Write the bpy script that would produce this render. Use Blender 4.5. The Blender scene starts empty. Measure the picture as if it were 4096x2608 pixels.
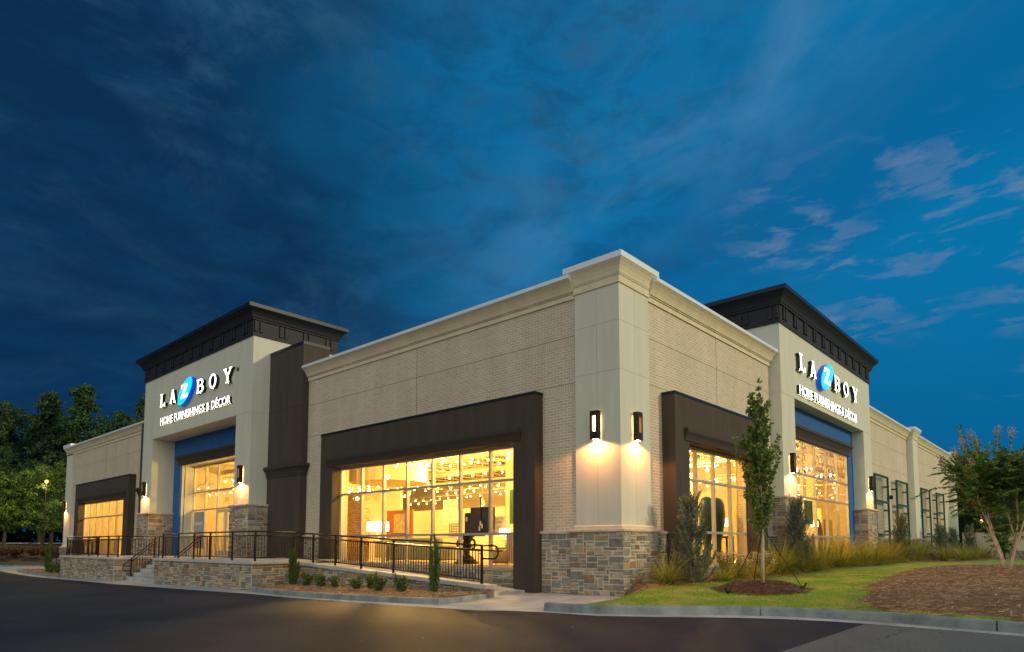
import bpy, bmesh, math, random
from mathutils import Vector, Matrix, noise
random.seed(7)
R_=math.radians
SC=bpy.context.scene
COL=SC.collection
# ---------------------------------------------------------------- camera
cam=bpy.data.cameras.new('camera'); camo=bpy.data.objects.new('camera',cam); COL.objects.link(camo)
camo.location=(9.133,-14.371,1.242)
camo.rotation_euler=(R_(90+4.417),0,R_(41.97))
cam.sensor_width=36; cam.lens=36*2611/4096.0
cam.shift_y=(1976.94-1304)/4096.0
cam.clip_start=.05; cam.clip_end=3000
SC.camera=camo
# ---------------------------------------------------------------- exposure
SC.view_settings.view_transform='Standard'; SC.view_settings.look='None'
SC.view_settings.exposure=0; SC.view_settings.gamma=1
SC.cycles.max_bounces=7; SC.cycles.diffuse_bounces=4; SC.cycles.transparent_max_bounces=12
SC.cycles.sample_clamp_indirect=4; SC.cycles.use_denoising=True
# ---------------------------------------------------------------- node helper
def nn(nt,t,**k):
    n=nt.nodes.new(t)
    for a,b in k.items():
        if a=='i':
            for q,w in b.items():
                n.inputs[q].default_value=w
        else: setattr(n,a,b)
    return n
def math_(nt,op,a,b=None,c=None,clamp=False):
    n=nt.nodes.new('ShaderNodeMath'); n.operation=op; n.use_clamp=clamp
    for i,x in enumerate((a,b,c)):
        if x is None: continue
        if isinstance(x,(int,float)): n.inputs[i].default_value=x
        else: nt.links.new(x,n.inputs[i])
    return n.outputs[0]
def mixc(nt,f,a,b,bt='MIX'):
    n=nt.nodes.new('ShaderNodeMix'); n.data_type='RGBA'; n.blend_type=bt
    for s,x in((0,f),(6,a),(7,b)):
        if isinstance(x,(int,float)): n.inputs[s].default_value=x
        elif isinstance(x,(tuple,list)): n.inputs[s].default_value=(*x,1) if len(x)==3 else x
        else: nt.links.new(x,n.inputs[s])
    return n.outputs[2]
def ramp(nt,f,lo,hi):
    n=nt.nodes.new('ShaderNodeMapRange'); n.interpolation_type='SMOOTHSTEP'
    nt.links.new(f,n.inputs[0]); n.inputs[1].default_value=lo; n.inputs[2].default_value=hi
    return n.outputs[0]
# ---------------------------------------------------------------- world: dusk sky
W=bpy.data.worlds.new('World'); SC.world=W; W.use_nodes=True
nt=W.node_tree; bg=nt.nodes['Background']
tc=nn(nt,'ShaderNodeTexCoord'); D=tc.outputs['Generated']
def dotv(v):
    n=nn(nt,'ShaderNodeVectorMath',operation='DOT_PRODUCT'); nt.links.new(D,n.inputs[0]); n.inputs[1].default_value=v; return n.outputs[1]
aR=dotv((.743,.669,0)); aF=dotv((-.669,.743,0)); aZ=dotv((0,0,1))
# cloud layer coordinates: a flat deck overhead
def cmb(x,y,z=0.0):
    n=nn(nt,'ShaderNodeCombineXYZ')
    for i,q in enumerate((x,y,z)):
        if isinstance(q,(int,float)): n.inputs[i].default_value=q
        else: nt.links.new(q,n.inputs[i])
    return n.outputs[0]
def noi(vec,scale,det=6,rough=.55,dist=0.0):
    n=nn(nt,'ShaderNodeTexNoise'); nt.links.new(vec,n.inputs['Vector'])
    n.inputs['Scale'].default_value=scale; n.inputs['Detail'].default_value=det; n.inputs['Roughness'].default_value=rough; n.inputs['Distortion'].default_value=dist
    return n.outputs[0]
# mottled coordinates: angular, stretched sideways
def ang(a,b,off): return cmb(math_(nt,'MULTIPLY',aR,a),math_(nt,'MULTIPLY',aZ,b),off)
big=noi(ang(1.3,2.0,.5),1.5,6,.55,.5)
lat=math_(nt,'ADD',aR,math_(nt,'MULTIPLY',math_(nt,'SUBTRACT',big,.5),.70))
g1=ramp(nt,lat,-.36,.20)
col=mixc(nt,g1,(.0040,.030,.082),(.005,.150,.35))
g2=ramp(nt,lat,.20,.70)
col=mixc(nt,g2,col,(.002,.170,.39))
hz=ramp(nt,aZ,.02,.36)
col=mixc(nt,hz,mixc(nt,.42,col,(.0015,.032,.11)),col)
# fine mottled cloud, everywhere but the far right
n1=noi(ang(2.4,4.6,3.1),2.6,12,.68,.5); n2_=noi(ang(1.5,3.4,7.7),2.4,9,.60,.9)
lft=math_(nt,'SUBTRACT',1,ramp(nt,aR,.10,.50))
col=mixc(nt,math_(nt,'MULTIPLY',math_(nt,'MULTIPLY',ramp(nt,n1,.44,.72),lft),math_(nt,'ADD',.28,math_(nt,'MULTIPLY',math_(nt,'MAXIMUM',ramp(nt,aR,-.5,.0),ramp(nt,aZ,.35,.6)),.40))),col,(.030,.105,.20))
lf2=math_(nt,'SUBTRACT',1,ramp(nt,aR,-.25,.15))
n3=noi(ang(3.0,7.0,14.),3.0,12,.70,.4)
col=mixc(nt,math_(nt,'MULTIPLY',math_(nt,'MULTIPLY',ramp(nt,n3,.44,.66),lft),.42),col,(.004,.050,.135))
col=mixc(nt,math_(nt,'MULTIPLY',math_(nt,'MULTIPLY',ramp(nt,n2_,.45,.70),lf2),.45),col,(.0030,.022,.070))
# veil of high cloud: a broad soft band rising to the right
sx=math_(nt,'ADD',math_(nt,'MULTIPLY',aR,.50),math_(nt,'MULTIPLY',aZ,-.86))
sl=math_(nt,'ADD',math_(nt,'MULTIPLY',aR,.86),math_(nt,'MULTIPLY',aZ,.50))
sxw=math_(nt,'ADD',sx,math_(nt,'MULTIPLY',math_(nt,'SUBTRACT',noi(ang(2,2,1.2),1.6,5,.55),.5),.16))
st=noi(cmb(math_(nt,'MULTIPLY',sx,4.2),math_(nt,'MULTIPLY',sl,2.0),2),2.2,9,.60,.6)
band=math_(nt,'MULTIPLY',ramp(nt,sxw,-.47,-.38),math_(nt,'SUBTRACT',1,ramp(nt,sxw,-.35,-.20)))
vf=math_(nt,'MULTIPLY',math_(nt,'MULTIPLY',band,ramp(nt,st,.36,.66)),ramp(nt,sl,-.05,.50))
col=mixc(nt,math_(nt,'MULTIPLY',vf,.50),col,(.085,.235,.44))
band2=math_(nt,'MULTIPLY',ramp(nt,sxw,-.33,-.24),math_(nt,'SUBTRACT',1,ramp(nt,sxw,-.20,-.08)))
col=mixc(nt,math_(nt,'MULTIPLY',math_(nt,'MULTIPLY',band2,ramp(nt,sl,-.1,.3)),.30),col,(.002,.055,.20))
# small broken cumulus low on the right: lit fringe over a blue-grey body
def cum(off,sc,lo,hi):
    return ramp(nt,noi(ang(3.4,9.5,off),sc,9,.60,.3),lo,hi)
m=math_(nt,'MULTIPLY',ramp(nt,aR,.24,.38),math_(nt,'MULTIPLY',ramp(nt,aZ,.05,.14),math_(nt,'SUBTRACT',1,ramp(nt,aZ,.42,.52))))
patch=ramp(nt,noi(ang(2.6,5.0,11.3),1.9,3,.5),.38,.52)
m=math_(nt,'MULTIPLY',m,patch)
cf=math_(nt,'MULTIPLY',cum(5.3,4.4,.50,.62),m)
col=mixc(nt,math_(nt,'MULTIPLY',cf,.52),col,(.105,.20,.37))
cf2=math_(nt,'MULTIPLY',cum(5.36,4.4,.56,.70),m)
col=mixc(nt,math_(nt,'MULTIPLY',cf2,.45),col,(.19,.25,.40))
# unseen sky behind the camera: pale glow added as fill light for the facades
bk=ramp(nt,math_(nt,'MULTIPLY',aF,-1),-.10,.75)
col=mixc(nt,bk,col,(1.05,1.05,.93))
up=math_(nt,'MULTIPLY',ramp(nt,aZ,.60,.95),.5)
col=mixc(nt,up,col,(.10,.24,.42))
dn=math_(nt,'SUBTRACT',1,ramp(nt,aZ,-.08,.0))
col=mixc(nt,dn,col,(.01,.02,.035))
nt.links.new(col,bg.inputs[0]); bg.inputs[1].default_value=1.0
# ---------------------------------------------------------------- the low warm light from the car park side
sun=bpy.data.lights.new('sun','SUN'); suno=bpy.data.objects.new('sun',sun); COL.objects.link(suno)
sun.energy=1.55; sun.angle=R_(3); sun.color=(1,.80,.44)
SUNDIR=Vector((1,.42,.34))
suno.rotation_euler=SUNDIR.to_track_quat('Z','Y').to_euler()
# ---------------------------------------------------------------- materials
MATS={}
def mat(name,base=(.5,.5,.5),*a,vs=None,**k):
    m=mat0(name,base,*a,**k)
    if vs:
        for n in m.node_tree.nodes:
            if n.type=='TEX_NOISE' and abs(n.inputs['Scale'].default_value-k['vscale'])<1e-6:
                mp=nn(m.node_tree,'ShaderNodeMapping'); mp.inputs['Scale'].default_value=vs; l=n.inputs['Vector'].links[0]; m.node_tree.links.new(l.from_socket,mp.inputs[0]); m.node_tree.links.new(mp.outputs[0],n.inputs['Vector'])
    return m
def mat0(name,base=(.5,.5,.5),rough=.7,metal=0,var=0.0,vscale=3.0,bump=0.0,bscale=40.0,attr=False,emis=None,estr=0,spec=.4,trans=0.0,det=4,coord='Object'):
    m=bpy.data.materials.new(name); m.use_nodes=True; t=m.node_tree; b=t.nodes['Principled BSDF']
    b.inputs['Roughness'].default_value=rough; b.inputs['Metallic'].default_value=metal
    b.inputs['Specular IOR Level'].default_value=spec
    c=None
    if attr:
        a=nn(t,'ShaderNodeAttribute',attribute_name='Col'); c=a.outputs[0]
    g=nn(t,'ShaderNodeTexCoord')
    if var:
        n=nn(t,'ShaderNodeTexNoise',i={'Scale':vscale,'Detail':det,'Roughness':.6}); t.links.new(g.outputs[coord],n.inputs['Vector'])
        r=ramp(t,n.outputs[0],.3,.7)
        k=math_(t,'ADD',math_(t,'MULTIPLY',r,2*var),1-var)
        cc=nn(t,'ShaderNodeCombineColor'); [t.links.new(k,cc.inputs[i]) for i in range(3)]
        c=mixc(t,1.0,c if c is not None else base,cc.outputs[0],'MULTIPLY')
    if c is not None: t.links.new(c,b.inputs['Base Color'])
    else: b.inputs['Base Color'].default_value=(*base,1)
    if bump:
        n=nn(t,'ShaderNodeTexNoise',i={'Scale':bscale,'Detail':5,'Roughness':.6}); t.links.new(g.outputs[coord],n.inputs['Vector'])
        bp=nn(t,'ShaderNodeBump',i={'Strength':min(1,bump),'Distance':.01}); t.links.new(n.outputs[0],bp.inputs['Height']); t.links.new(bp.outputs[0],b.inputs['Normal'])
    if emis:
        b.inputs['Emission Color'].default_value=(*emis,1); b.inputs['Emission Strength'].default_value=estr
    if trans:
        tr=nn(t,'ShaderNodeBsdfTranslucent'); mx=nn(t,'ShaderNodeMixShader',i={0:trans})
        if c is not None: t.links.new(c,tr.inputs[0])
        else: tr.inputs[0].default_value=(*base,1)
        t.links.new(b.outputs[0],mx.inputs[1]); t.links.new(tr.outputs[0],mx.inputs[2]); t.links.new(mx.outputs[0],t.nodes['Material Output'].inputs[0])
    MATS[name]=m; return m
def brick_mat(name,c1,c2,mortar,soldier=(),painted=True,bumpd=.006):
    m=bpy.data.materials.new(name); m.use_nodes=True; t=m.node_tree; b=t.nodes['Principled BSDF']; b.inputs['Roughness'].default_value=.75
    g=nn(t,'ShaderNodeTexCoord'); s=nn(t,'ShaderNodeSeparateXYZ'); t.links.new(g.outputs['Object'],s.inputs[0])
    u=math_(t,'ADD',s.outputs[0],s.outputs[1]); z=s.outputs[2]
    def brick(ux,uz,bw,bh,sq):
        cb=nn(t,'ShaderNodeCombineXYZ'); t.links.new(ux,cb.inputs[0]); t.links.new(uz,cb.inputs[1])
        k=nn(t,'ShaderNodeTexBrick',offset=.5 if sq else 0,i={'Scale':1.0,'Mortar Size':.0085,'Mortar Smooth':.35,'Brick Width':bw,'Row Height':bh,'Bias':0.0})
        k.inputs['Color1'].default_value=(*c1,1);k.inputs['Color2'].default_value=(*c2,1);k.inputs['Mortar'].default_value=(*mortar,1)
        t.links.new(cb.outputs[0],k.inputs['Vector']); return k
    k1=brick(u,z,.245,.0815,True)
    c=k1.outputs[0]; f=k1.outputs[1]
    for (z0,z1) in soldier:
        k2=brick(u,math_(t,'SUBTRACT',z,z0),.0815,z1-z0,False)
        inb=math_(t,'MULTIPLY',math_(t,'GREATER_THAN',z,z0),math_(t,'LESS_THAN',z,z1))
        c=mixc(t,inb,c,k2.outputs[0]); mf=nn(t,'ShaderNodeMix'); t.links.new(inb,mf.inputs[0]); t.links.new(f,mf.inputs[2]); t.links.new(k2.outputs[1],mf.inputs[3]); f=mf.outputs[0]
    n=nn(t,'ShaderNodeTexNoise',i={'Scale':.9,'Detail':6,'Roughness':.65}); t.links.new(g.outputs['Object'],n.inputs['Vector'])
    vst=nn(t,'ShaderNodeMapping'); vst.inputs['Scale'].default_value=(1.6,1.6,.25); t.links.new(g.outputs['Object'],vst.inputs[0]); t.links.new(vst.outputs[0],n.inputs['Vector'])
    cc=nn(t,'ShaderNodeCombineColor'); k=math_(t,'ADD',math_(t,'MULTIPLY',ramp(t,n.outputs[0],.3,.7),.14),.92); [t.links.new(k,cc.inputs[i]) for i in range(3)]
    c=mixc(t,1.0,c,cc.outputs[0],'MULTIPLY'); t.links.new(c,b.inputs['Base Color'])
    n2=nn(t,'ShaderNodeTexNoise',i={'Scale':60.0,'Detail':3}); t.links.new(g.outputs['Object'],n2.inputs['Vector'])
    h=math_(t,'SUBTRACT',math_(t,'MULTIPLY',n2.outputs[0],.12),f)
    bp=nn(t,'ShaderNodeBump',i={'Strength':.8,'Distance':bumpd}); t.links.new(h,bp.inputs['Height']); t.links.new(bp.outputs[0],b.inputs['Normal'])
    MATS[name]=m; return m
def glass_mat():
    m=bpy.data.materials.new('window_glass'); m.use_nodes=True; t=m.node_tree
    t.nodes.remove(t.nodes['Principled BSDF'])
    tr=nn(t,'ShaderNodeBsdfTransparent'); tr.inputs[0].default_value=(.97,.97,.96,1)
    gl=nn(t,'ShaderNodeBsdfGlossy'); gl.inputs['Roughness'].default_value=.02
    lw=nn(t,'ShaderNodeLayerWeight',i={0:.5}); mx=nn(t,'ShaderNodeMixShader')
    t.links.new(math_(t,'ADD',math_(t,'MULTIPLY',math_(t,'POWER',lw.outputs[1],4.5),.75),.035),mx.inputs[0]); t.links.new(tr.outputs[0],mx.inputs[1]); t.links.new(gl.outputs[0],mx.inputs[2]); t.links.new(mx.outputs[0],t.nodes['Material Output'].inputs[0])
    MATS['glass']=m; return m
def emit(name,c,s,sample=False):
    m=bpy.data.materials.new(name); m.use_nodes=True; t=m.node_tree; b=t.nodes['Principled BSDF']
    b.inputs['Base Color'].default_value=(.02,.02,.02,1); b.inputs['Emission Color'].default_value=(*c,1); b.inputs['Emission Strength'].default_value=s
    if not sample: m.cycles.emission_sampling='NONE'
    MATS[name]=m; return m
cream=mat('cream_stucco',(.60,.60,.50),.85,var=.045,vscale=1.2,det=8,vs=(2.2,2.2,.35),bump=.35,bscale=55)
cornm=mat('cornice_stucco',(.66,.59,.42),.85,var=.07,vscale=1.5,det=8,vs=(1.6,1.6,.5),bump=.2,bscale=50)
brown=mat('brown_stucco',(.062,.047,.036),.85,var=.16,vscale=1.2,det=8,vs=(2.2,2.2,.35),bump=.3,bscale=50)
blue=mat('blue_stucco',(.018,.115,.36),.8,var=.08,vscale=1.5,bump=.3,bscale=50)
char=mat('charcoal_trim',(.010,.0115,.016),.6,var=.12,vscale=1.5,bump=.15,bscale=40)
capm=mat('parapet_metal',(.74,.79,.84),.4,metal=.15,var=.05,vscale=.8)
darkcap=mat('dark_metal_flashing',(.010,.018,.032),.4,metal=.4)
alum=mat('aluminium_frame',(.50,.46,.40),.45,metal=.5,var=.08,vscale=2)
brk=brick_mat('painted_brick',(.58,.475,.335),(.50,.405,.285),(.80,.75,.62),soldier=((6.84,7.04),(5.51,5.71)))
ibrk=brick_mat('interior_brick',(.60,.42,.26),(.42,.22,.11),(.75,.68,.55))
stone=mat('stone_veneer',attr=True,rough=.85,var=.25,vscale=9,bump=1.0,bscale=22,det=6)
mort=mat('mortar',(.55,.48,.38),.95,var=.12,vscale=6,bump=.6,bscale=60)
ledge=mat('cast_stone_ledge',(.55,.47,.37),.9,var=.14,vscale=6,bump=1.0,bscale=30)
capst=mat('concrete_cap',(.50,.48,.45),.85,var=.08,vscale=2.5,bump=.3,bscale=60)
conc=mat('concrete',(.42,.42,.40),.85,var=.22,vscale=1.4,bump=.35,bscale=70,det=8)
kerbm=mat('kerb_concrete',(.21,.24,.24),.85,var=.32,vscale=2.6,bump=.4,bscale=60,det=8)
railm=mat('bronze_railing_paint',(.016,.010,.008),.35,metal=.2,spec=.5)
green=mat('green_trellis_paint',(.008,.075,.058),.5)
fixt=mat('sconce_metal',(.030,.020,.017),.45,metal=.4)
glass=glass_mat()
iwall=mat('interior_plaster',(.80,.70,.50),.9)
ifloor=mat('showroom_floor',(.42,.30,.17),.35,var=.15,vscale=2)
ideck=mat('ceiling_deck',(.26,.20,.12),.8)
isteel=mat('ceiling_steel',(.80,.70,.50),.6)
leafm=mat('leaf',attr=True,rough=.55,trans=.30,spec=.35)
bark=mat('bark',(.17,.13,.10),.9,var=.3,vscale=8,bump=.8,bscale=30)
barkp=mat('pale_bark',(.44,.34,.26),.8,var=.25,vscale=6,bump=.5,bscale=25)
barkd=mat('dark_bark',(.05,.04,.03),.9,var=.3,vscale=5)
# asphalt: two ages of paving with a soft wandering boundary
def asphalt_mat(name,c,lo,hi,gs=180):
    m=mat(name,c,.72,var=.0,bump=.8,bscale=gs,spec=.14); t=m.node_tree; b=t.nodes['Principled BSDF']
    g=nn(t,'ShaderNodeTexCoord'); n=nn(t,'ShaderNodeTexNoise',i={'Scale':.35,'Detail':7,'Roughness':.62}); t.links.new(g.outputs['Object'],n.inputs['Vector'])
    n2=nn(t,'ShaderNodeTexNoise',i={'Scale':gs*.38,'Detail':3,'Roughness':.75}); t.links.new(g.outputs['Object'],n2.inputs['Vector'])
    mp=nn(t,'ShaderNodeMapping'); mp.inputs['Scale'].default_value=(.25,2.2,1); mp.inputs['Rotation'].default_value=(0,0,R_(-8)); t.links.new(g.outputs['Object'],mp.inputs[0])
    n3=nn(t,'ShaderNodeTexNoise',i={'Scale':1.2,'Detail':5,'Roughness':.6}); t.links.new(mp.outputs[0],n3.inputs['Vector'])
    c1=mixc(t,ramp(t,n.outputs[0],.3,.7),tuple(x*lo for x in c),tuple(x*hi for x in c))
    c2=mixc(t,math_(t,'MULTIPLY',ramp(t,n3.outputs[0],.62,.78),.35),c1,tuple(x*1.9 for x in c))
    c3=mixc(t,math_(t,'MULTIPLY',ramp(t,n2.outputs[0],.54,.68),.6),c2,tuple(x*2.8 for x in c))
    v=nn(t,'ShaderNodeTexVoronoi',feature='DISTANCE_TO_EDGE',i={'Scale':.22}); wv=nn(t,'ShaderNodeVectorMath',operation='ADD'); nw=nn(t,'ShaderNodeTexNoise',i={'Scale':1.1,'Detail':6,'Roughness':.65}); t.links.new(g.outputs['Object'],nw.inputs['Vector']); t.links.new(g.outputs['Object'],wv.inputs[0]); t.links.new(nw.outputs[1],wv.inputs[1]); t.links.new(wv.outputs[0],v.inputs['Vector'])
    ck=math_(t,'MULTIPLY',math_(t,'LESS_THAN',v.outputs[0],.0028),ramp(t,n.outputs[0],.50,.56))
    c4=mixc(t,math_(t,'MULTIPLY',ck,.8),c3,(.004,.004,.004)); sp=math_(t,'GREATER_THAN',n2.outputs[0],.80)
    t.links.new(mixc(t,sp,c4,(.35,.33,.30)),b.inputs['Base Color']); return m
asph=asphalt_mat('new_asphalt',(.0105,.0195,.038),.65,1.4)
asph2=asphalt_mat('old_asphalt',(.12,.125,.12),.85,1.15,120)
def grass_mat(name,cs):
    m=mat(name,cs[0],.9,bump=.8,bscale=45); t=m.node_tree; b=t.nodes['Principled BSDF']; g=nn(t,'ShaderNodeTexCoord')
    n=nn(t,'ShaderNodeTexNoise',i={'Scale':1.3,'Detail':6,'Roughness':.62}); t.links.new(g.outputs['Object'],n.inputs['Vector'])
    n2=nn(t,'ShaderNodeTexNoise',i={'Scale':30.0,'Detail':4,'Roughness':.7}); t.links.new(g.outputs['Object'],n2.inputs['Vector'])
    c=mixc(t,ramp(t,n.outputs[0],.47,.60),cs[0],cs[1]); c=mixc(t,ramp(t,n2.outputs[0],.35,.7),c,cs[2]); t.links.new(c,b.inputs['Base Color']); return m
lawnm=grass_mat('turf',((.19,.34,.012),(.52,.42,.075),(.10,.20,.010)))
strawm=grass_mat('pine_straw_base',((.25,.14,.065),(.36,.22,.11),(.12,.065,.032)))
farground=grass_mat('dark_ground',((.10,.055,.03),(.07,.05,.03),(.03,.03,.015)))
stickm=mat('straw_needle',attr=True,rough=.8)
# ---------------------------------------------------------------- mesh builder
def FL(u,o,z): return (u,-o,z)
def FR(u,o,z): return (o,u,z)
class MB:
    def __init__(s): s.v=[];s.f=[];s.c=[];s.cc=(1,1,1)
    def add(s,vs,fs,c=None):
        k=len(s.v); s.v+=[tuple(p) for p in vs]; s.f+=[tuple(k+i for i in f) for f in fs]; s.c+=[c or s.cc]*len(fs)
    def box(s,x0,y0,z0,x1,y1,z1,c=None):
        s.add([(x0,y0,z0),(x1,y0,z0),(x1,y1,z0),(x0,y1,z0),(x0,y0,z1),(x1,y0,z1),(x1,y1,z1),(x0,y1,z1)],
              [(0,3,2,1),(4,5,6,7),(0,1,5,4),(1,2,6,5),(2,3,7,6),(3,0,4,7)],c)
    def fb(s,fr,u0,u1,o0,o1,z0,z1,c=None):
        a=fr(u0,o0,z0); b=fr(u1,o1,z1)
        s.box(*[min(a[i],b[i]) for i in range(3)],*[max(a[i],b[i]) for i in range(3)],c)
    def hexa(s,p,c=None): # 8 points bottom4 top4
        s.add(p,[(0,3,2,1),(4,5,6,7),(0,1,5,4),(1,2,6,5),(2,3,7,6),(3,0,4,7)],c)
    def prof(s,fr,u0,u1,pts): # profile (o,z) swept along u
        n=len(pts); vs=[fr(u0,o,z) for o,z in pts]+[fr(u1,o,z) for o,z in pts]
        fs=[(i,(i+1)%n,n+(i+1)%n,n+i) for i in range(n)]+[tuple(range(n))[::-1],tuple(range(n,2*n))]
        s.add(vs,fs)
    def ring(s,x0,y0,x1,y1,pts): # profile (out,z) swept round a rectangle, mitred
        vs=[]
        for o,z in pts: vs+=[(x0-o,y0-o,z),(x1+o,y0-o,z),(x1+o,y1+o,z),(x0-o,y1+o,z)]
        fs=[]
        for i in range(len(pts)-1):
            for j in range(4): fs.append((4*i+j,4*i+(j+1)%4,4*i+4+(j+1)%4,4*i+4+j))
        k=4*(len(pts)-1); fs+=[(3,2,1,0),(k,k+1,k+2,k+3)]
        s.add(vs,fs)
    def tube(s,p0,p1,r0,r1=None,n=8,c=None,cap=True):
        r1=r0 if r1 is None else r1; p0=Vector(p0);p1=Vector(p1);d=p1-p0
        if d.length<1e-6: return
        q=d.to_track_quat('Z','Y'); vs=[]
        for p,r in((p0,r0),(p1,r1)):
            for i in range(n):
                a=2*math.pi*i/n; vs.append(p+q@Vector((r*math.cos(a),r*math.sin(a),0)))
        fs=[(i,(i+1)%n,n+(i+1)%n,n+i) for i in range(n)]
        if cap: fs+=[tuple(range(n))[::-1],tuple(range(n,2*n))]
        s.add(vs,fs,c)
    def path(s,pts,rs,n=8,c=None):
        pts=[Vector(p) for p in pts]
        if isinstance(rs,(int,float)): rs=[rs]*len(pts)
        vs=[];up=Vector((0,0,1))
        for i,p in enumerate(pts):
            d=(pts[min(i+1,len(pts)-1)]-pts[max(i-1,0)]).normalized(); q=d.to_track_quat('Z','Y')
            for k in range(n):
                a=2*math.pi*k/n; vs.append(p+q@Vector((rs[i]*math.cos(a),rs[i]*math.sin(a),0)))
        fs=[]
        for i in range(len(pts)-1):
            for k in range(n): fs.append((i*n+k,i*n+(k+1)%n,(i+1)*n+(k+1)%n,(i+1)*n+k))
        m=(len(pts)-1)*n; fs+=[tuple(range(n))[::-1],tuple(range(m,m+n))]
        s.add(vs,fs,c)
    def lathe(s,cx,cy,pr,n=20,c=None): # (r,z)
        vs=[];fs=[]
        for r,z in pr:
            for k in range(n): a=2*math.pi*k/n; vs.append((cx+r*math.cos(a),cy+r*math.sin(a),z))
        for i in range(len(pr)-1):
            for k in range(n): fs.append((i*n+k,i*n+(k+1)%n,(i+1)*n+(k+1)%n,(i+1)*n+k))
        m=(len(pr)-1)*n; fs+=[tuple(range(n))[::-1],tuple(range(m,m+n))]
        s.add(vs,fs,c)
    def sphere(s,c,r,n=10,col=None,sz=1.0):
        s.lathe(c[0],c[1],[(max(r*math.sin(math.pi*i/n),.001),c[2]-r*sz*math.cos(math.pi*i/n)) for i in range(n+1)],n+4,col)
    def build(s,name,m,parent=None,smooth=False,bevel=0,colors=False,recalc=True,loc=None):
        me=bpy.data.meshes.new(name); me.from_pydata(s.v,[],s.f); me.materials.append(m)
        if colors:
            ca=me.color_attributes.new('Col','FLOAT_COLOR','CORNER'); buf=[]
            for f,c in zip(s.f,s.c): buf+=[c[0],c[1],c[2],1.0]*len(f)
            ca.data.foreach_set('color',buf)
        if recalc:
            b=bmesh.new(); b.from_mesh(me); bmesh.ops.recalc_face_normals(b,faces=b.faces); b.to_mesh(me); b.free()
        if smooth: me.shade_smooth()
        o=bpy.data.objects.new(name,me); COL.objects.link(o)
        if parent is not None: o.parent=parent
        if loc is not None: o.location=loc
        if bevel:
            bm=o.modifiers.new('bevel','BEVEL'); bm.width=bevel; bm.segments=1; bm.limit_method='ANGLE'
        return o
def thing(name,label,cat,loc=(0,0,0),group=None):
    o=bpy.data.objects.new(name,None); COL.objects.link(o); o.location=loc; o.empty_display_size=.2
    return tag(o,label,cat,group)
def tag(o,label,cat,group=None,kind=None):
    if label: o['label']=label
    if cat: o['category']=cat
    if group: o['group']=group
    if kind: o['kind']=kind
    return o
def struct(o): o['kind']='structure'; return o
CHILD={}
def copy_tree(root,loc=None,label=None,rotz=None,scale=None):
    def rec(o,par):
        c=o.copy(); COL.objects.link(c)
        if par is not None: c.parent=par
        for ch in kids(o): rec(ch,c)
        return c
    r=rec(root,None)
    if loc is not None: r.location=loc
    if rotz is not None: r.rotation_euler=(0,0,rotz)
    if scale is not None: r.scale=(scale,)*3 if isinstance(scale,(int,float)) else scale
    if label: r['label']=label
    return r
def kids(o): return [c for c in COL.objects if c.parent==o]
def smooth(a,b,x):
    t=max(0,min(1,(x-a)/(b-a))); return t*t*(3-2*t)
# ---------------------------------------------------------------- ground surfaces
def gz(x,y): return -.10+.014*max(min(x,0),-36)
def terrain(x,y):
    z=gz(x,y)-.06
    z+=2.0*smooth(-60,-76,x)+.4*noise.noise(Vector((x*.05,y*.05,0)))*smooth(-60,-70,x)
    return z
def gridmesh(x0,x1,y0,y1,nx,ny,zf,keep=None):
    m=MB(); idx={}
    xs=[x0+(x1-x0)*i/nx for i in range(nx+1)]; ys=[y0+(y1-y0)*i/ny for i in range(ny+1)]
    for i,x in enumerate(xs):
        for j,y in enumerate(ys): idx[i,j]=len(m.v); m.v.append((x,y,zf(x,y)))
    for i in range(nx):
        for j in range(ny):
            if keep is None or keep((xs[i]+xs[i+1])/2,(ys[j]+ys[j+1])/2):
                m.f.append((idx[i,j],idx[i+1,j],idx[i+1,j+1],idx[i,j+1])); m.c.append((1,1,1))
    return m
# the ground: one sheet to the horizon
m=gridmesh(-130,90,-70,130,88,40,terrain)
E0=len(m.v); 
B=[(-130,-70),(90,-70),(90,130),(-130,130)]; F_=[(-1800,-1800),(1800,-1800),(1800,1800),(-1800,1800)]
vs=[(x,y,terrain(x,y)-.02) for x,y in B]+[(x,y,-.3) for x,y in F_]
m.add(vs,[(0,1,5,4),(1,2,6,5),(2,3,7,6),(3,0,4,7)])
struct(m.build('ground',farground,recalc=False))
EDGE=[(-75,-2.2),(-60,-3.0),(-47.9,-4.2),(-40,-4.55),(-33,-4.7),(-21.6,-5.05),(-15.2,-5.0),(-10.2,-4.85),(-7.54,-5.02),(-5.25,-4.97),(-3.16,-4.93),(-.64,-4.8),(.74,-4.2),(2.05,-4.0),(2.95,-3.4),(4.11,-2.55),(4.9,-2.2),(5.5,-2.03),(6.46,-1.99),(7.92,-2.1),(8.23,-2.13),(12,-2.4),(22,-3.0),(60,-5)]
def edge_y(x,E=EDGE):
    for (a,b),(c,d) in zip(E,E[1:]):
        if a<=x<=c: return b+(d-b)*(x-a)/(c-a)
    return E[-1][1] if x>E[-1][0] else E[0][1]
def refine(P,step):
    out=[]
    for (a,b),(c,d) in zip(P,P[1:]):
        n=max(1,int(math.hypot(c-a,d-b)/step))
        for i in range(n): out.append((a+(c-a)*i/n,b+(d-b)*i/n))
    out.append(P[-1]); return out
def strip(P,Q,zf,m=None):
    m=m or MB(); k=len(m.v); n=len(P)
    for p in P: m.v.append((p[0],p[1],zf(*p)))
    for p in Q: m.v.append((p[0],p[1],zf(*p)))
    for i in range(n-1): m.f.append((k+i,k+i+1,k+n+i+1,k+n+i)); m.c.append((1,1,1))
    return m
XS=sorted(set([x for x,y in EDGE]+[-36.0,0.0]+[-60+i*2.0 for i in range(60)]))
SPL=6.08
newx=[x for x in XS if x<SPL]+[SPL]; oldx=[SPL]+[x for x in XS if x>SPL]
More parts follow.
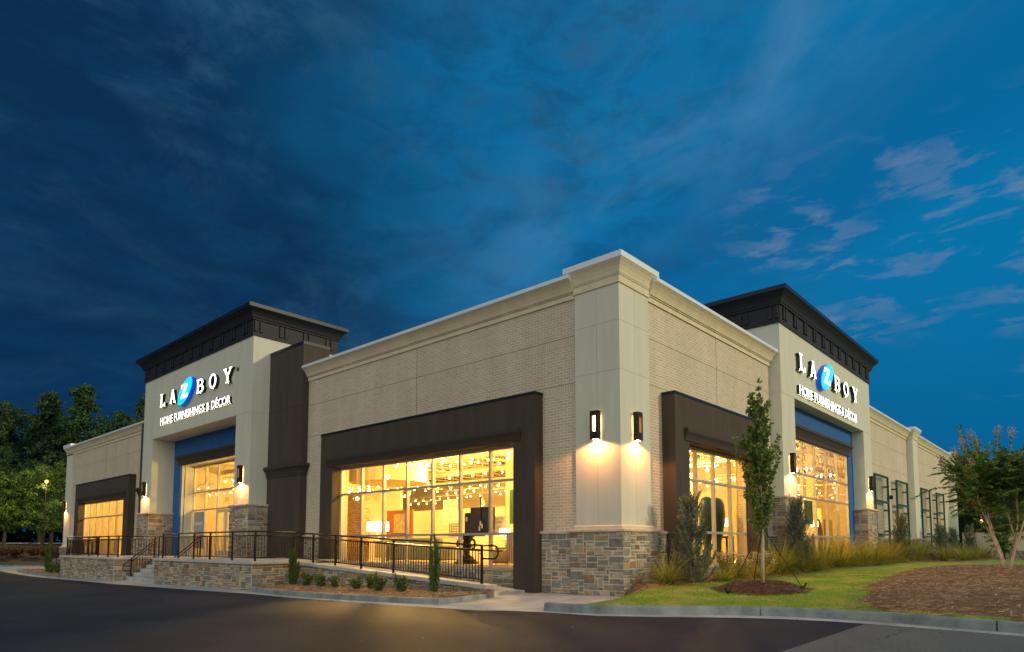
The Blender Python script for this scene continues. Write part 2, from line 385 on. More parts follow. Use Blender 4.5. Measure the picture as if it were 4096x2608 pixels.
struct(strip([(x,-70) for x in newx],[(x,edge_y(x)) for x in newx],gz).build('road_new_asphalt',asph,recalc=False))
struct(strip([(x,-70) for x in oldx],[(x,edge_y(x)) for x in oldx],gz).build('road_old_asphalt',asph2,recalc=False))
# gutter and pavement: one concrete sheet behind the asphalt edge
struct(strip([(x,edge_y(x)-.02) for x in XS if x<=-.6],[(x,.3) for x in XS if x<=-.6],lambda x,y:gz(x,y)+.004+max(0,.006*(y-edge_y(x)))).build('pavement',conc,recalc=False))
XR=[x for x in XS if x>=-.64]
struct(strip([(x,edge_y(x)-.02) for x in XR],[(x,(.3 if x<1.2 else edge_y(x)+.9)) for x in XR],lambda x,y:gz(x,y)+.004+max(0,.006*(y-edge_y(x)))).build('gutter',conc,recalc=False))
# pavement expansion joints: dark saw cuts
m=MB()
for x in (-1.2,.35):
    m.add([(x,-4.8,-.088),(x+.015,-4.8,-.088),(x+.015,-.6,-.062),(x,-.6,-.062)],[(0,1,2,3)])
# kerbs with rounded top, built along a foot line
def kerb(name,P,z0f,h,w=.16,cuts=()):
    P=refine(P,.5); n=len(P); m=MB()
    prof=[(0,-.05),(0.02,h*.75),(.045,h*.96),(.075,h),(w,h),(w,-.1)]
    vs=[]
    for i,(x,y) in enumerate(P):
        a=P[max(i-1,0)];b=P[min(i+1,n-1)];d=Vector((b[0]-a[0],b[1]-a[1],0)).normalized(); nr=Vector((-d.y,d.x,0))
        for o,z in prof: q=Vector((x,y,z0f(x,y)+z))+nr*o; vs.append(q)
    k=len(prof); fs=[]
    for i in range(n-1):
        for j in range(k-1): fs.append((i*k+j,(i+1)*k+j,(i+1)*k+j+1,i*k+j+1))
    fs+=[tuple(range(k)),tuple(range((n-1)*k,n*k))[::-1]]
    m.add(vs,fs); return struct(m.build(name,kerbm))
KR=[(.65,-3.98),(1.3,-3.93),(1.87,-3.74),(2.8,-3.13),(3.4,-2.62),(4.0,-2.15),(4.8,-1.8),(5.5,-1.64),(6.4,-1.6),(7.9,-1.82),(8.3,-1.86),(12,-2.15),(22,-2.7),(60,-4.7)]
KR1=[p for p in KR if p[0]<=4.1]+[(4.3,-2.02)]
KR2=[(4.315,-2.01),(4.8,-1.8),(5.5,-1.64),(6.4,-1.6),(7.3,-1.72),(7.86,-1.81)]
KR3=[(7.885,-1.815),(8.3,-1.86),(12,-2.15),(22,-2.7),(60,-4.7)]
for P in (KR1,KR2,KR3): kerb('kerb',P,gz,.17)
KL=[(-11.15,-4.38),(-9,-4.66),(-7.76,-4.74),(-6,-4.72),(-4.28,-4.62),(-3,-4.46),(-2.25,-4.25),(-2.1,-4.05),(-2.16,-3.6),(-2.3,-3.0),(-2.5,-2.35)]
kerb('kerb',KL,gz,.14)
KF=[(-47.5,-3.35),(-45,-3.75),(-41,-4.0),(-37,-4.1),(-34.0,-4.15)]
kerb('kerb',KF,gz,.14)
# ---------------------------------------------------------------- lawn and beds
def seg_d(p,a,b):
    ax,ay=a;bx,by=b;dx=bx-ax;dy=by-ay;t=((p[0]-ax)*dx+(p[1]-ay)*dy)/(dx*dx+dy*dy+1e-9);t=max(0,min(1,t))
    return math.hypot(p[0]-ax-t*dx,p[1]-ay-t*dy)
def kerbdist(x,y): # signed, positive behind kerb
    d=min(seg_d((x,y),a,b) for a,b in zip(KR,KR[1:]))
    return d if (x>=.65 and y>edge_y(x,KR)) or (x<.65 and y>-3.6) else -d
def pip(x,y,P):
    c=False;j=len(P)-1
    for i in range(len(P)):
        if (P[i][1]>y)!=(P[j][1]>y) and x<(P[j][0]-P[i][0])*(y-P[i][1])/(P[j][1]-P[i][1])+P[i][0]: c=not c
        j=i
    return c
def pdist(x,y,P):
    d=min(seg_d((x,y),P[i],P[(i+1)%len(P)]) for i in range(len(P))); return d if pip(x,y,P) else -d
LEDGE=[(.65,-3.98),(.80,-3.2),(.78,-2.1),(.45,-.9),(.15,-.10)]   # lawn edge against the pavement
def lawn_z(x,y):
    d=kerbdist(x,y)
    if x<1.0 or True:
        e=-1
        for (a,b),(c,dd) in zip(LEDGE,LEDGE[1:]):
            if b<=y<=dd: e=x-(a+(c-a)*(y-b)/(dd-b))
        if y>-.10: e=x+.1 if y<.3 else x+.4
        if y<-3.98: e=1 if x>.65 else -1
    z=.05+.17*smooth(0,3.0,d)+.10*smooth(4,16,y)*smooth(12,4,y-30)
    z+=.05*noise.noise(Vector((x*.5,y*.5,1)))*smooth(.3,1.5,d)
    z+=.22*math.exp(-((x-9)**2/18+(y-8)**2/60))
    z-=.02*smooth(.5,0,d)
    if d<.13: z=-.30
    k=smooth(0,.9,e) if y<.3 else 1
    z=z*k+(1-k)*(-.055)
    if e<0: z=-.3
    return z
BR=[(6.3,-1.32),(5.75,-1.2),(5.2,1.77),(4.75,4.5),(4.5,7.1),(4.2,10.5),(4.0,13.7),(4.3,19),(6.5,22.4),(12,24),(22,24),(30,10),(30,-2.6),(12,-1.8),(7.9,-1.55)]
BB=[(.2,-.25),(.75,-.9),(1.25,-.2),(1.15,1.0),(1.25,3.1),(1.6,5.1),(1.7,7.5),(1.45,12),(1.2,15),(1.3,20),(1.7,23.5),(3.6,27),(4.4,32),(4.5,62),(-.6,62),(-.6,-.25)]
TR=(3.28,.62)
def bedmask(x,y):
    n=.22*noise.noise(Vector((x*2.3,y*2.3,4)))+.10*noise.noise(Vector((x*7,y*7,4)))
    a=pdist(x,y,BR)+n*1.6; b=pdist(x,y,BB)+n*.8; c=1.02-math.hypot(x-TR[0],y-TR[1])+n*.5
    return a,b,c
def bed_z(x,y):
    a,b,c=bedmask(x,y); z=lawn_z(x,y)
    k=max(smooth(-.05,.35,a)*.06,smooth(-.05,.3,b)*.05,smooth(-.05,.6,c)*.17)
    return z-.02+k+.012*noise.noise(Vector((x*9,y*9,0)))
keep=lambda x,y: x>-.6
m=gridmesh(-.6,14,-5,30,146,175,lawn_z,lambda x,y: max(lawn_z(x-.1,y-.1),lawn_z(x+.1,y+.1))>-.2)
m2=gridmesh(-.6,60,30,64,60,17,lawn_z); k=len(m.v); m.v+=m2.v; m.f+=[tuple(i+k for i in f) for f in m2.f]; m.c+=m2.c
m2=gridmesh(14,60,-5,30,46,70,lawn_z,lambda x,y: lawn_z(x,y)>-.2); k=len(m.v); m.v+=m2.v; m.f+=[tuple(i+k for i in f) for f in m2.f]; m.c+=m2.c
struct(m.build('lawn',lawnm,smooth=True,recalc=False))
def nearbed(w):
    return lambda x,y: bedmask(x,y)[w]>-.25 and lawn_z(x,y)>-.2
m=gridmesh(3.2,14,-3,25,72*2,187*2,bed_z,nearbed(0)); struct(m.build('mulch_bed_by_kerb',strawm,smooth=True,recalc=False))
m=gridmesh(-.4,5,-1.2,36,54,372,bed_z,nearbed(1)); struct(m.build('mulch_bed_by_wall',strawm,smooth=True,recalc=False))
m=gridmesh(1.6,5,-1,2.6,68,72,bed_z,nearbed(2)); struct(m.build('mulch_ring',strawm,smooth=True,recalc=False))
# planter mulch between kerb and ramp
PL=[(-11.3,-4.2),(-7.7,-4.58),(-4.3,-4.46),(-2.45,-4.1),(-2.45,-3.2),(-2.6,-2.35),(-11.6,-2.2)]
def pl_z(x,y): return gz(x,y)+.10+.05*smooth(-4.4,-3.2,y)+.02*noise.noise(Vector((x*4,y*4,2)))
m=gridmesh(-11.8,-2.2,-4.7,-2.2,96,26,pl_z,lambda x,y:pdist(x,y,PL)>-.06); struct(m.build('mulch_bed_in_planter',strawm,smooth=True,recalc=False))
PL2=[(-47,-3.2),(-44,-3.6),(-41,-3.85),(-34,-4.0),(-34,-2.2),(-47,-2.2)]
m=gridmesh(-47.5,-33.9,-4.1,-2.2,60,12,pl_z,lambda x,y:pdist(x,y,PL2)>-.06); struct(m.build('mulch_bed_far_planter',strawm,smooth=True,recalc=False))
# needles
def needles(name,n,samp,zf,cols,l=(.05,.14)):
    m=MB(); c=0
    while c<n:
        x,y=samp()
        if x is None: continue
        z=zf(x,y); 
        if z<-.25: continue
        a=random.uniform(0,math.pi); L=random.uniform(*l); w=random.uniform(.002,.005); dz=random.uniform(-.012,.03)
        dx,dy=math.cos(a)*L/2,math.sin(a)*L/2; nx,ny=-math.sin(a)*w,math.cos(a)*w; z+=.008+random.uniform(0,.02)
        m.add([(x-dx-nx,y-dy-ny,z),(x+dx-nx,y+dy-ny,z+dz),(x+dx+nx,y+dy+ny,z+dz+w),(x-dx+nx,y-dy+ny,z+w)],[(0,1,2,3)],random.choice(cols)); c+=1
    o=m.build(name,stickm,colors=True,recalc=False); o['kind']='stuff'; return o
SC_=[(.36,.20,.09),(.26,.12,.05),(.46,.29,.14),(.13,.065,.035),(.09,.05,.03),(.56,.38,.2)]
def s0():
    x=random.uniform(3.4,13.5); y=-1.9+25*random.random()**1.7
    return (x,y) if bedmask(x,y)[0]>-.1 else (None,None)
def s1():
    x=random.uniform(.0,3); y=-1.1+16*random.random()**1.6
    return (x,y) if bedmask(x,y)[1]>-.12 else (None,None)
def s2():
    x=random.uniform(2,4.6); y=random.uniform(-.6,2)
    return (x,y) if bedmask(x,y)[2]>-.1 else (None,None)
def s3():
    x=random.uniform(-11.6,-2.2); y=random.uniform(-4.6,-2.2)
    return (x,y) if pdist(x,y,PL)>-.02 else (None,None)
needles('straw_by_kerb',26000,s0,bed_z,SC_); needles('straw_by_wall',5000,s1,bed_z,SC_); needles('straw_ring',5000,s2,bed_z,[(.13,.06,.035),(.07,.035,.02),(.2,.1,.06),(.04,.022,.015)]); needles('straw_in_planter',9000,s3,pl_z,SC_)
def grit(n):
    m=MB()
    for k in range(n):
        if random.random()<.85: x=random.uniform(-12,9); y=edge_y(x)-abs(random.gauss(0,.25))+.15
        else: x=random.uniform(-8,9); y=edge_y(x)-random.uniform(0,5)
        q=random.uniform(.003,.008); z=gz(x,y)+.012; c=random.choice([(.3,.28,.24),(.16,.12,.08),(.22,.13,.06),(.09,.08,.07),(.38,.35,.3)])
        a=random.uniform(0,6); L=q*random.choice((1,1,2.5)); dx,dy=math.cos(a)*L,math.sin(a)*L; ex,ey=-math.sin(a)*q,math.cos(a)*q
        m.add([(x-dx,y-dy,z-.005),(x+ex,y+ey,z-.004),(x+dx,y+dy,z-.005),(x-ex,y-ey,z-.004),(x,y,z+q*.8)],[(0,1,4),(1,2,4),(2,3,4),(3,0,4)],c)
    o=m.build('grit',stickm,colors=True,recalc=False); o['kind']='stuff'
grit(600)
# turf blades near the camera
def blades(n):
    m=MB(); c=0; G=[(.21,.36,.02),(.14,.27,.018),(.30,.37,.03),(.44,.38,.08),(.52,.44,.13)]
    while c<n:
        x=random.uniform(.6,6.2); y=-3.8+15*random.random()**1.5
        if kerbdist(x,y)<.2: continue
        z=lawn_z(x,y)
        if z<-.1: continue
        if max(bedmask(x,y))>.1: continue
        t=noise.noise(Vector((x*1.3,y*1.3,7)))+random.uniform(-.25,.25)
        col=G[3+(random.random()<.4)] if t>.16 else random.choice(G[:3])
        h=random.uniform(.015,.040); a=random.uniform(0,6.3); w=.004; dx,dy=math.cos(a)*w,math.sin(a)*w
        m.add([(x-dx,y-dy,z-.005),(x+dx,y+dy,z-.005),(x+random.uniform(-.02,.02),y+random.uniform(-.02,.02),z+h)],[(0,1,2)],col); c+=1
    o=m.build('turf_blades',leafm,colors=True,recalc=False); o['kind']='stuff'
blades(45000)
# ---------------------------------------------------------------- stone veneer
STC=[(.29,.275,.24),(.235,.235,.22),(.34,.30,.24),(.18,.18,.175),(.32,.245,.17),(.23,.155,.105),(.37,.33,.27),(.235,.24,.245),(.30,.285,.24),(.21,.21,.205),(.28,.21,.15),(.20,.21,.215)]
def stones(fr,u0,u1,o,z0,z1,m,mm,zb=None,zt=None,cw=.088,ch=.078,seed=0,dep=.045):
    rnd=random.Random(seed+int(u0*100)+7)
    nu=max(2,int(round((u1-u0)/cw))); nz=max(2,int(round((z1-z0)/ch))); du=(u1-u0)/nu; dz=(z1-z0)/nz
    occ=[[False]*nz for _ in range(nu)]
    S=[(2,1),(3,1),(4,1),(5,1),(3,1),(4,2),(3,2),(5,2),(4,2),(2,1),(6,2),(5,3),(4,3),(2,2),(3,2)]
    for j in range(nz):
        i=0
        while i<nu:
            if occ[i][j]: i+=1; continue
            w,h=rnd.choice(S)
            while w>1 and (i+w>nu or any(occ[i+a][j] for a in range(w))): w-=1
            if i+w==nu-1: 
                if not occ[nu-1][j]: w+=1
            h=min(h,nz-j)
            while h>1 and any(occ[i+a][j+b] for a in range(w) for b in range(h)): h-=1
            for a in range(w):
                for b in range(h): occ[i+a][j+b]=True
            g=.0125
            a0=u0+i*du+g; a1=u0+(i+w)*du-g; b0=z0+j*dz+g; b1=z0+(j+h)*dz-g
            if i==0: a0-=g
            if i+w==nu: a1+=g
            i+=w
            if zt: 
                tl=zt((a0+a1)/2)
                if b0>tl-.03: continue
            c=rnd.choice(STC); k=rnd.uniform(.78,1.22); c=(min(.6,c[0]*k*1.10),min(.6,c[1]*k),min(.6,c[2]*k*.86))
            d=dep*rnd.uniform(.5,1.2); n=.014
            J=lambda s=.008: rnd.uniform(-s,s)
            pts=[(a0,b0),(a1,b0),(a1,b1),(a0,b1)]
            if zt: pts=[(a,min(b,zt(a)-.005)) for a,b in pts]
            mid=[(a+J(),b+J()*.7) for a,b in pts]
            cx=(a0+a1)/2; cz=(b0+b1)/2
            fro=[(a+(n if a<cx else -n)+J(),b+(n if b<cz else -n)+J()) for a,b in pts]
            if zt: fro=[(a,min(b,zt(a)-.012)) for a,b in fro]
            vs=[fr(a,o,b) for a,b in pts]+[fr(a,o+d*.55,b) for a,b in mid]+[fr(a,o+d+J(.006),b) for a,b in fro]
            fs=[(0,1,5,4),(1,2,6,5),(2,3,7,6),(3,0,4,7),(4,5,9,8),(5,6,10,9),(6,7,11,10),(7,4,8,11),(8,9,10,11)]
            m.add(vs,fs,c)
    # mortar bed
    if mm is not None:
        if zt:
            k=12
            for q in range(k):
                a=u0+(u1-u0)*q/k; b=u0+(u1-u0)*(q+1)/k
                p=[fr(a,o-.06,z0),fr(b,o-.06,z0),fr(b,o+.022,z0),fr(a,o+.022,z0),fr(a,o-.06,zt(a)-.004),fr(b,o-.06,zt(b)-.004),fr(b,o+.022,zt(b)-.004),fr(a,o+.022,zt(a)-.004)]
                mm.hexa(p)
        else: mm.fb(fr,u0,u1,o-.06,o+.022,z0,z1)
# ---------------------------------------------------------------- the store building
BLD=thing('store_building','cream brick and stucco furniture store with two dark-topped towers and lit showroom windows','building')
HM=8.71
# brick walls (with holes for glazing) --------------------------------
def wall(fr,u0,u1,o0,o1,z0,z1,holes,m):
    us=sorted(set([u0,u1]+[h[0] for h in holes]+[h[1] for h in holes])); us=[u for u in us if u0<=u<=u1]
    for a,b in zip(us,us[1:]):
        hs=sorted([h for h in holes if h[0]<=a+1e-6 and h[1]>=b-1e-6],key=lambda h:h[2]); z=z0
        for h in hs:
            if h[2]>z: m.fb(fr,a,b,o0,o1,z,h[2])
            z=max(z,h[3])
        if z<z1: m.fb(fr,a,b,o0,o1,z,z1)
WIN_L=(-12.88,-3.46,.56,4.26); WIN_F=(-45.6,-36.18,.56,4.26); WIN_R=(3.12,8.12,.56,4.26)
TWL=(-31.0,-18.2,-1,7.9); TWR=(10.8,23.8,-1,7.9)
m=MB(); wall(FL,-50.3,-.03,-.35,-.05,-.9,8.3,[WIN_L,WIN_F,TWL],m); m.build('brick_wall',brk,BLD)
m=MB(); wall(FR,.4,51.6,-.35,-.06,-.2,8.3,[WIN_R,TWR],m); m.build('brick_wall',brk,BLD)
# movement joints: dark grooves
seal=mat('joint_sealant',(.20,.17,.12),.9)
def joint(*a): m=MB(); m.fb(*a); m.build('movement_joint',seal,BLD)
for z in (7.058,5.725):
    for a,b in ((-50.2,-33.9),(-15.3,-1.45)): joint(FL,a,b,-.055,-.0465,z-.008,z+.008)
    for a,b in ((1.52,10.7),(23.85,34.65),(36.25,50.15)): joint(FR,a,b,-.065,-.0565,z-.008,z+.008)
for u in (-8.3,-41.2): joint(FL,u-.01,u+.01,-.054,-.046,5.63,8.1)
joint(FR,5.98,6.0,-.064,-.056,5.63,8.1)
# cornice along the walls
def wcor(fr,u0,u1,o,m,mc):
    m.prof(fr,u0,u1,[(o-.2,8.10),(o+.05,8.10),(o+.05,8.24),(o+.085,8.245),(o+.085,8.275),(o+.12,8.28),(o+.15,8.36),(o+.20,8.45),(o+.265,8.53),(o+.33,8.585),(o+.33,8.60),(o-.2,8.60)])
    mc.prof(fr,u0,u1,[(o-.25,8.60),(o+.355,8.60),(o+.355,8.705),(o-.25,8.72)])
for fr,o,segs in ((FL,-.05,[(-50.3,-31.0),(-15.36,-1.452)]),(FR,-.06,[(1.518,10.75),(23.83,34.69),(36.21,50.19)])):
    for a,b in segs:
        m=MB();mc=MB(); wcor(fr,a,b,o,m,mc); c=m.build('cornice',cornm,BLD); mc.build('parapet_cap',capm,c)
# roof and hidden back walls
m=MB(); m.box(-50.2,.2,7.9,-.2,51.5,8.15); m.build('roof',mat('roof_membrane',(.25,.25,.26),.9),BLD)
for q in ((-50.35,.4,-.9,-50.1,51.2,8.3),(-50.35,51.202,-.9,-.1,51.5,8.3)): m=MB(); m.box(*q); m.build('rear_wall',brk,BLD)
for q in ((-50.35,1.6,8.302,-50.15,51.28,8.7),(-50.35,51.3,8.302,-.1,51.5,8.7)): m=MB(); m.box(*q); m.build('parapet_cap',capm,BLD)
# corner pillars
def pillar(x0,y0,x1,y1,zb,core_in=.012,hsplit=True):
    m=MB(); m.box(x0+core_in,y0+core_in,zb,x1-core_in,y1-core_in,8.7)
    zs=[zb,5.855,7.18,8.2]; g=.0035
    xm=(x0+x1)/2; ym=(y0+y1)/2
    for a,b in zip(zs,zs[1:]):
        for (p,q) in ((x0,xm-g),(xm+g,x1)): m.box(p,y0,a+g,q,y0+.03,b-g)
        for (p,q) in ((y0+.03,ym-g),(ym+g,y1)): m.box(x1-.03,p,a+g,x1,q,b-g)
        m.box(x0,y0+.03,a+g,x0+.03,y1,b-g)
    P=m.build('pillar',cream,BLD)
    c=MB(); c.ring(x0,y0,x1,y1,[(-.05,8.18),(.035,8.18),(.035,8.37),(.055,8.38),(.055,8.41),(.07,8.42),(.085,8.50),(.12,8.60),(.165,8.68),(.215,8.745),(.215,8.765)])
    c.build('capital',cornm,P)
    c=MB(); c.ring(x0,y0,x1,y1,[(.10,8.765),(.235,8.765),(.235,8.925),(.0,8.94)]); c.build('metal_cap',capm,P)
    c=MB(); c.ring(x0,y0,x1,y1,[(-.05,zb),(.055,zb),(.055,zb+.07),(.035,zb+.09),(.015,zb+.10),(-.05,zb+.10)]); c.build('base_moulding',cornm,P)
    return P
pillar(-1.442,0,0,1.508,1.655)
pillar(-50.45,-.0,-48.95,1.5,1.10)
def pilaster(y0,y1,x1=.30):
    m=MB(); m.box(-.3,y0,1.62,x1,y1,8.7); P=m.build('pilaster',cream,BLD)
    c=MB(); c.ring(-.3,y0,x1,y1,[(-.05,8.18),(.035,8.18),(.035,8.37),(.06,8.40),(.085,8.50),(.14,8.62),(.215,8.745),(.215,8.765)]); c.build('capital',cornm,P)
    c=MB(); c.ring(-.3,y0,x1,y1,[(.10,8.765),(.235,8.765),(.235,8.925),(.0,8.94)]); c.build('metal_cap',capm,P)
    c=MB(); c.ring(-.3,y0,x1,y1,[(-.05,1.62),(.05,1.62),(.05,1.70),(-.05,1.74)]); c.build('base_moulding',cornm,P)
pilaster(34.7,36.2); pilaster(50.2,51.7)
# stone base
st=MB();mt=MB();lg=MB()
def ledge_box(fr,u0,u1,o0,o1,z,m,h=.075):
    n=max(1,int((u1-u0)/.12)); rnd=random.Random(int(u0*10))
    for i in range(n):
        a=u0+(u1-u0)*i/n; b=u0+(u1-u0)*(i+1)/n; m.fb(fr,a,b,o0,o1+rnd.uniform(-.008,.008),z-h,z+rnd.uniform(-.004,.004))
def base_part(facings,mortars,led,rough=()):
    st=MB(); mt=MB(); lg=MB()
    for a in facings: stones(*a[:6],st,(mt if a[6] else None),seed=a[7])
    for q in mortars: mt.box(*q)
    if led: led(lg)
    for q in rough: ledge_box(*q,lg)
    B=mt.build('stone_base',mort,BLD); st.build('stone_facing',stone,B,colors=True)
    if lg.v: lg.build('stone_ledge',ledge,B)
base_part([(FL,-1.56,.12,.10,-.10,1.575,0,1),(FR,-.12,1.63,.10,-.10,1.575,0,2)],[(-1.55,-.121,-.2,.121,1.61,1.58)],lambda g:g.ring(-1.442,0,0,1.508,[(.0,1.575),(.165,1.578),(.175,1.60),(.168,1.64),(.155,1.655),(.0,1.656)]))
for fr,a,b,z0,zt_,sd,la,lb in ((FL,-2.62,-1.57,-.12,1.545,3,-2.72,-1.60),(FR,1.64,2.27,-.05,1.545,4,1.66,2.30),(FL,-15.3,-13.73,-.3,1.545,5,-15.33,-13.7),(FR,8.97,10.6,0,1.545,9,8.98,10.6),(FR,23.98,34.55,0,1.545,10,23.98,34.5),(FR,36.35,50.1,0,1.545,16,36.4,50.1),(FL,-35.2,-33.9,-.7,1.545,13,-35.25,-33.9)):
    base_part([(fr,a,b,.03,z0,zt_,1,sd)],[],None,[(fr,la,lb,-.06,.10,1.62)])
for fr,a,b,o,z0,sd in ((FL,-12.88,-3.46,-.035,-.30,6),(FL,-45.6,-36.2,-.035,-.70,7),(FR,3.12,8.12,-.045,-.1,8)): base_part([(fr,a,b,o,z0,.49,1,sd)],[],None)
base_part([(FR,34.6,36.3,.37,0,1.575,0,11),(FL,-.02,.40,-34.6,0,1.575,0,12)],[(.0,34.585,0,.39,36.31,1.58)],lambda g:g.ring(-.3,34.7,.30,36.2,[(0,1.57),(.17,1.57),(.17,1.65),(0,1.652)]))
base_part([(FL,-50.6,-48.8,.12,-.8,1.03,1,14)],[],lambda g:g.ring(-50.45,0,-48.95,1.5,[(0,1.02),(.18,1.02),(.18,1.10),(0,1.102)]))
base_part([(FL,-48.78,-46.52,.03,-.8,1.03,1,15)],[],None)
# brown frames round the showroom windows
def frame_surround(fr,u0,u1,of,ob,iu0,iu1,zb,gl,bays,z_h,sill_z=.58,name='window_surround'):
    m=MB(); zt=5.53; zi=4.24
    m.fb(fr,u0,iu0,ob,of,zb,zt); m.fb(fr,iu1,u1,ob,of,zb,zt); m.fb(fr,iu0,iu1,ob,of,zi,zt)
    S=m.build(name,brown,BLD)
    c=MB(); c.fb(fr,u0-.015,u1+.015,ob,of+.015,zt+.002,zt+.08); c.build('metal_flashing',darkcap,S)
    c=MB(); c.prof(fr,iu0-.30,iu1+.30,[(of-.02,4.25),(of+.03,4.25),(of+.04,4.31),(of+.07,4.40),(of+.12,4.48),(of+.13,4.50),(of+.13,4.60),(of-.02,4.62)]); c.build('hood',char2,S)
    # glazing
    g=MB(); w=.037; o0=gl-.06;o1=gl+.06
    W=(iu1-iu0)/bays
    for i in range(bays+1):
        u=iu0+W*i; g.fb(fr,u-w,u+w,o0,o1,sill_z,zi-.01)
    for z in z_h: g.fb(fr,iu0,iu1,o0+.004,o1-.004,z-w,z+w)
    g.fb(fr,iu0,iu1,o0-.004,o1+.004,zi-.10,zi-.002); 
    F=g.build('display_window',alum,BLD)
    c=MB(); c.fb(fr,iu0,iu1,gl-.08,gl+.14,sill_z-.08,sill_z); c.build('sill',alum,F)
    c=MB(); c.fb(fr,iu0+.02,iu1-.02,gl-.004,gl+.004,sill_z,zi-.05); c.build('pane',glass,F)
char2=mat('dark_brown_moulding',(.045,.034,.030),.7,bump=.2,bscale=50)
frame_surround(FL,-13.72,-2.64,.32,-.055,-12.88,-3.46,-.14,-.15,7,(3.19,1.57))
frame_surround(FL,-46.5,-35.3,.32,-.055,-45.6,-36.18,-.8,-.15,7,(3.15,1.57))
frame_surround(FR,2.28,8.96,.36,-.065,3.12,8.12,0,-.10,4,(3.22,1.62))
# ---- towers
def tower(fr,u0,u1,of,top,depth,zb,band_shift,ob,og,gz_top,bays,hz,hood_o,zsoff=7.06):
    """cream tower with a tall recessed opening"""
    pw=1.44; a0=u0+pw; a1=u1-pw; g=.006
    m=MB()
    m.fb(fr,u0,a0,ob-.02,of,3.0,zsoff-g); m.fb(fr,a1,u1,ob-.02,of,3.0,zsoff-g); m.fb(fr,u0+.012,a0-.012,ob,of-.012,2.0,zsoff+.1); m.fb(fr,a1+.012,u1-.012,ob,of-.012,2.0,zsoff+.1)
    m.fb(fr,u0,u1,ob-.02,of,zsoff+g,top); m.fb(fr,u0,u1,-depth,ob-.021,8.2,top); m.fb(fr,u0,a0,-.6,ob-.021,zb,8.2); m.fb(fr,a1,u1,-.6,ob-.021,zb,8.2)
    T=m.build('tower',cream,BLD)
    # blue recess wall
    r0=a0+.9; r1=a1-.9; rt=gz_top
    b=MB(); bo=ob
    b.fb(fr,a0,r0,bo-.1,bo,zb,zsoff); b.fb(fr,r1,a1,bo-.1,bo,zb,zsoff); b.fb(fr,r0,r1,bo-.1,bo,rt,zsoff)
    b.build('blue_recess_wall',blue,T)
    if og<ob-.2:
        j=MB(); j.fb(fr,r0-.1,r0,og-.05,bo-.1,zb,rt+.1); j.fb(fr,r1,r1+.1,og-.05,bo-.1,zb,rt+.1); j.fb(fr,r0,r1,og-.05,bo-.1,rt,rt+.1); j.build('recess_lining',cream,T)
    h=MB(); ho=bo
    h.prof(fr,r0-.25,r1+.25,[(ho-.02,rt-.02),(ho+.05,rt-.02),(ho+.06,rt+.12),(ho+.12,rt+.27),(ho+hood_o*.8,rt+.36),(ho+hood_o,rt+.38),(ho+hood_o,rt+.50),(ho-.02,rt+.52)]); h.build('hood',char2,T)
    # window
    w=.035; f=MB(); us=[r0+(r1-r0)*b_ for b_ in bays]
    for u in us: f.fb(fr,u-w,u+w,og-.06,og+.06,zb if u!=us[len(us)//2] or True else 3.1,rt-.004)
    for z in hz: f.fb(fr,r0,r1,og-.055,og+.055,z-w,z+w)
    f.fb(fr,r0,r1,og-.062,og+.062,rt-.09,rt-.003)
    Wn=f.build('tower_window',alum,BLD)
    p=MB(); p.fb(fr,r0,r1,og-.004,og+.004,zb,rt-.02); p.build('pane',glass,Wn)
    # cornice
    x=[fr(u0,of,0),fr(u1,-depth,0)]; X0=min(x[0][0],x[1][0]);X1=max(x[0][0],x[1][0]);Y0=min(x[0][1],x[1][1]);Y1=max(x[0][1],x[1][1])
    c=MB(); t=top
    c.ring(X0,Y0,X1,Y1,[(-.05,t),(.06,t),(.06,t+.68),(.13,t+.69),(.13,t+.73),(.16,t+.78),(.19,t+.88),(.25,t+.99),(.33,t+1.08),(.40,t+1.13),(.40,t+1.15)]); c.build('cornice',char,T)
    c=MB(); c.ring(X0,Y0,X1,Y1,[(.2,t+1.15),(.44,t+1.15),(.44,t+1.31),(.42,t+1.325),(0,t+1.33)]); c.build('metal_cap',darkcap,T)
    # paired brackets
    def bracket(p0,p1): 
        q=MB(); q.box(*[min(p0[i],p1[i]) for i in range(3)],*[max(p0[i],p1[i]) for i in range(3)]); q.build('bracket',char,T,bevel=.01)
    n=11; L=u1-u0
    for i in range(n):
        uc=u0+.42+(L-1.07)*i/(n-1)
        for s in(-.125,.125):
            bracket(fr(uc+s-.065,of+.06,t+.16),fr(uc+s+.065,of+.125,t+.66))
    near_x = fr is FL
    for i in range(4):
        d=.17+1.19*i
        for s in(-.125,.125):
            if near_x: bracket((X1+.06,Y0+d+s-.065,t+.16),(X1+.125,Y0+d+s+.065,t+.66))
            else: bracket((X1-d-s-.065,Y0-.06,t+.16),(X1-d-s+.065,Y0-.125,t+.66))
    # stone piers
    zl=3.0+(.08 if fr is FR else 0)
    def bxs(mb,A,Bq): mb.box(*[min(A[i],Bq[i]) for i in range(3)],*[max(A[i],Bq[i]) for i in range(3)])
    for (p,q) in((u0,a0),(a1,u1)):
        s=MB();mo=MB();le=MB()
        stones(fr,p-.12,q+.12,of+.08,zb,zl-.09,s,None,seed=20+int(p))
        bxs(mo,fr(p-.138,of+.102,zb),fr(q+.138,ob-.3,zl-.085)); bxs(le,fr(p-.2,of+.17,zl-.085),fr(q+.2,ob-.02,zl))
        if fr is FL: stones(lambda u,o,z,q=q: (q+.12+o,u,z),-of-.08,-ob if q==a0 else -ob+.1,0.0,zb,zl-.09,s,None,seed=40)
        else: stones(lambda u,o,z,p=p: (u,p-.12-o,z),ob,of+.08,0.0,zb,zl-.09,s,None,seed=41)
        P=mo.build('stone_pier',mort,BLD); s.build('stone_facing',stone,P,colors=True); le.build('stone_ledge',ledge,P,bevel=.012)
    return T,r0,r1
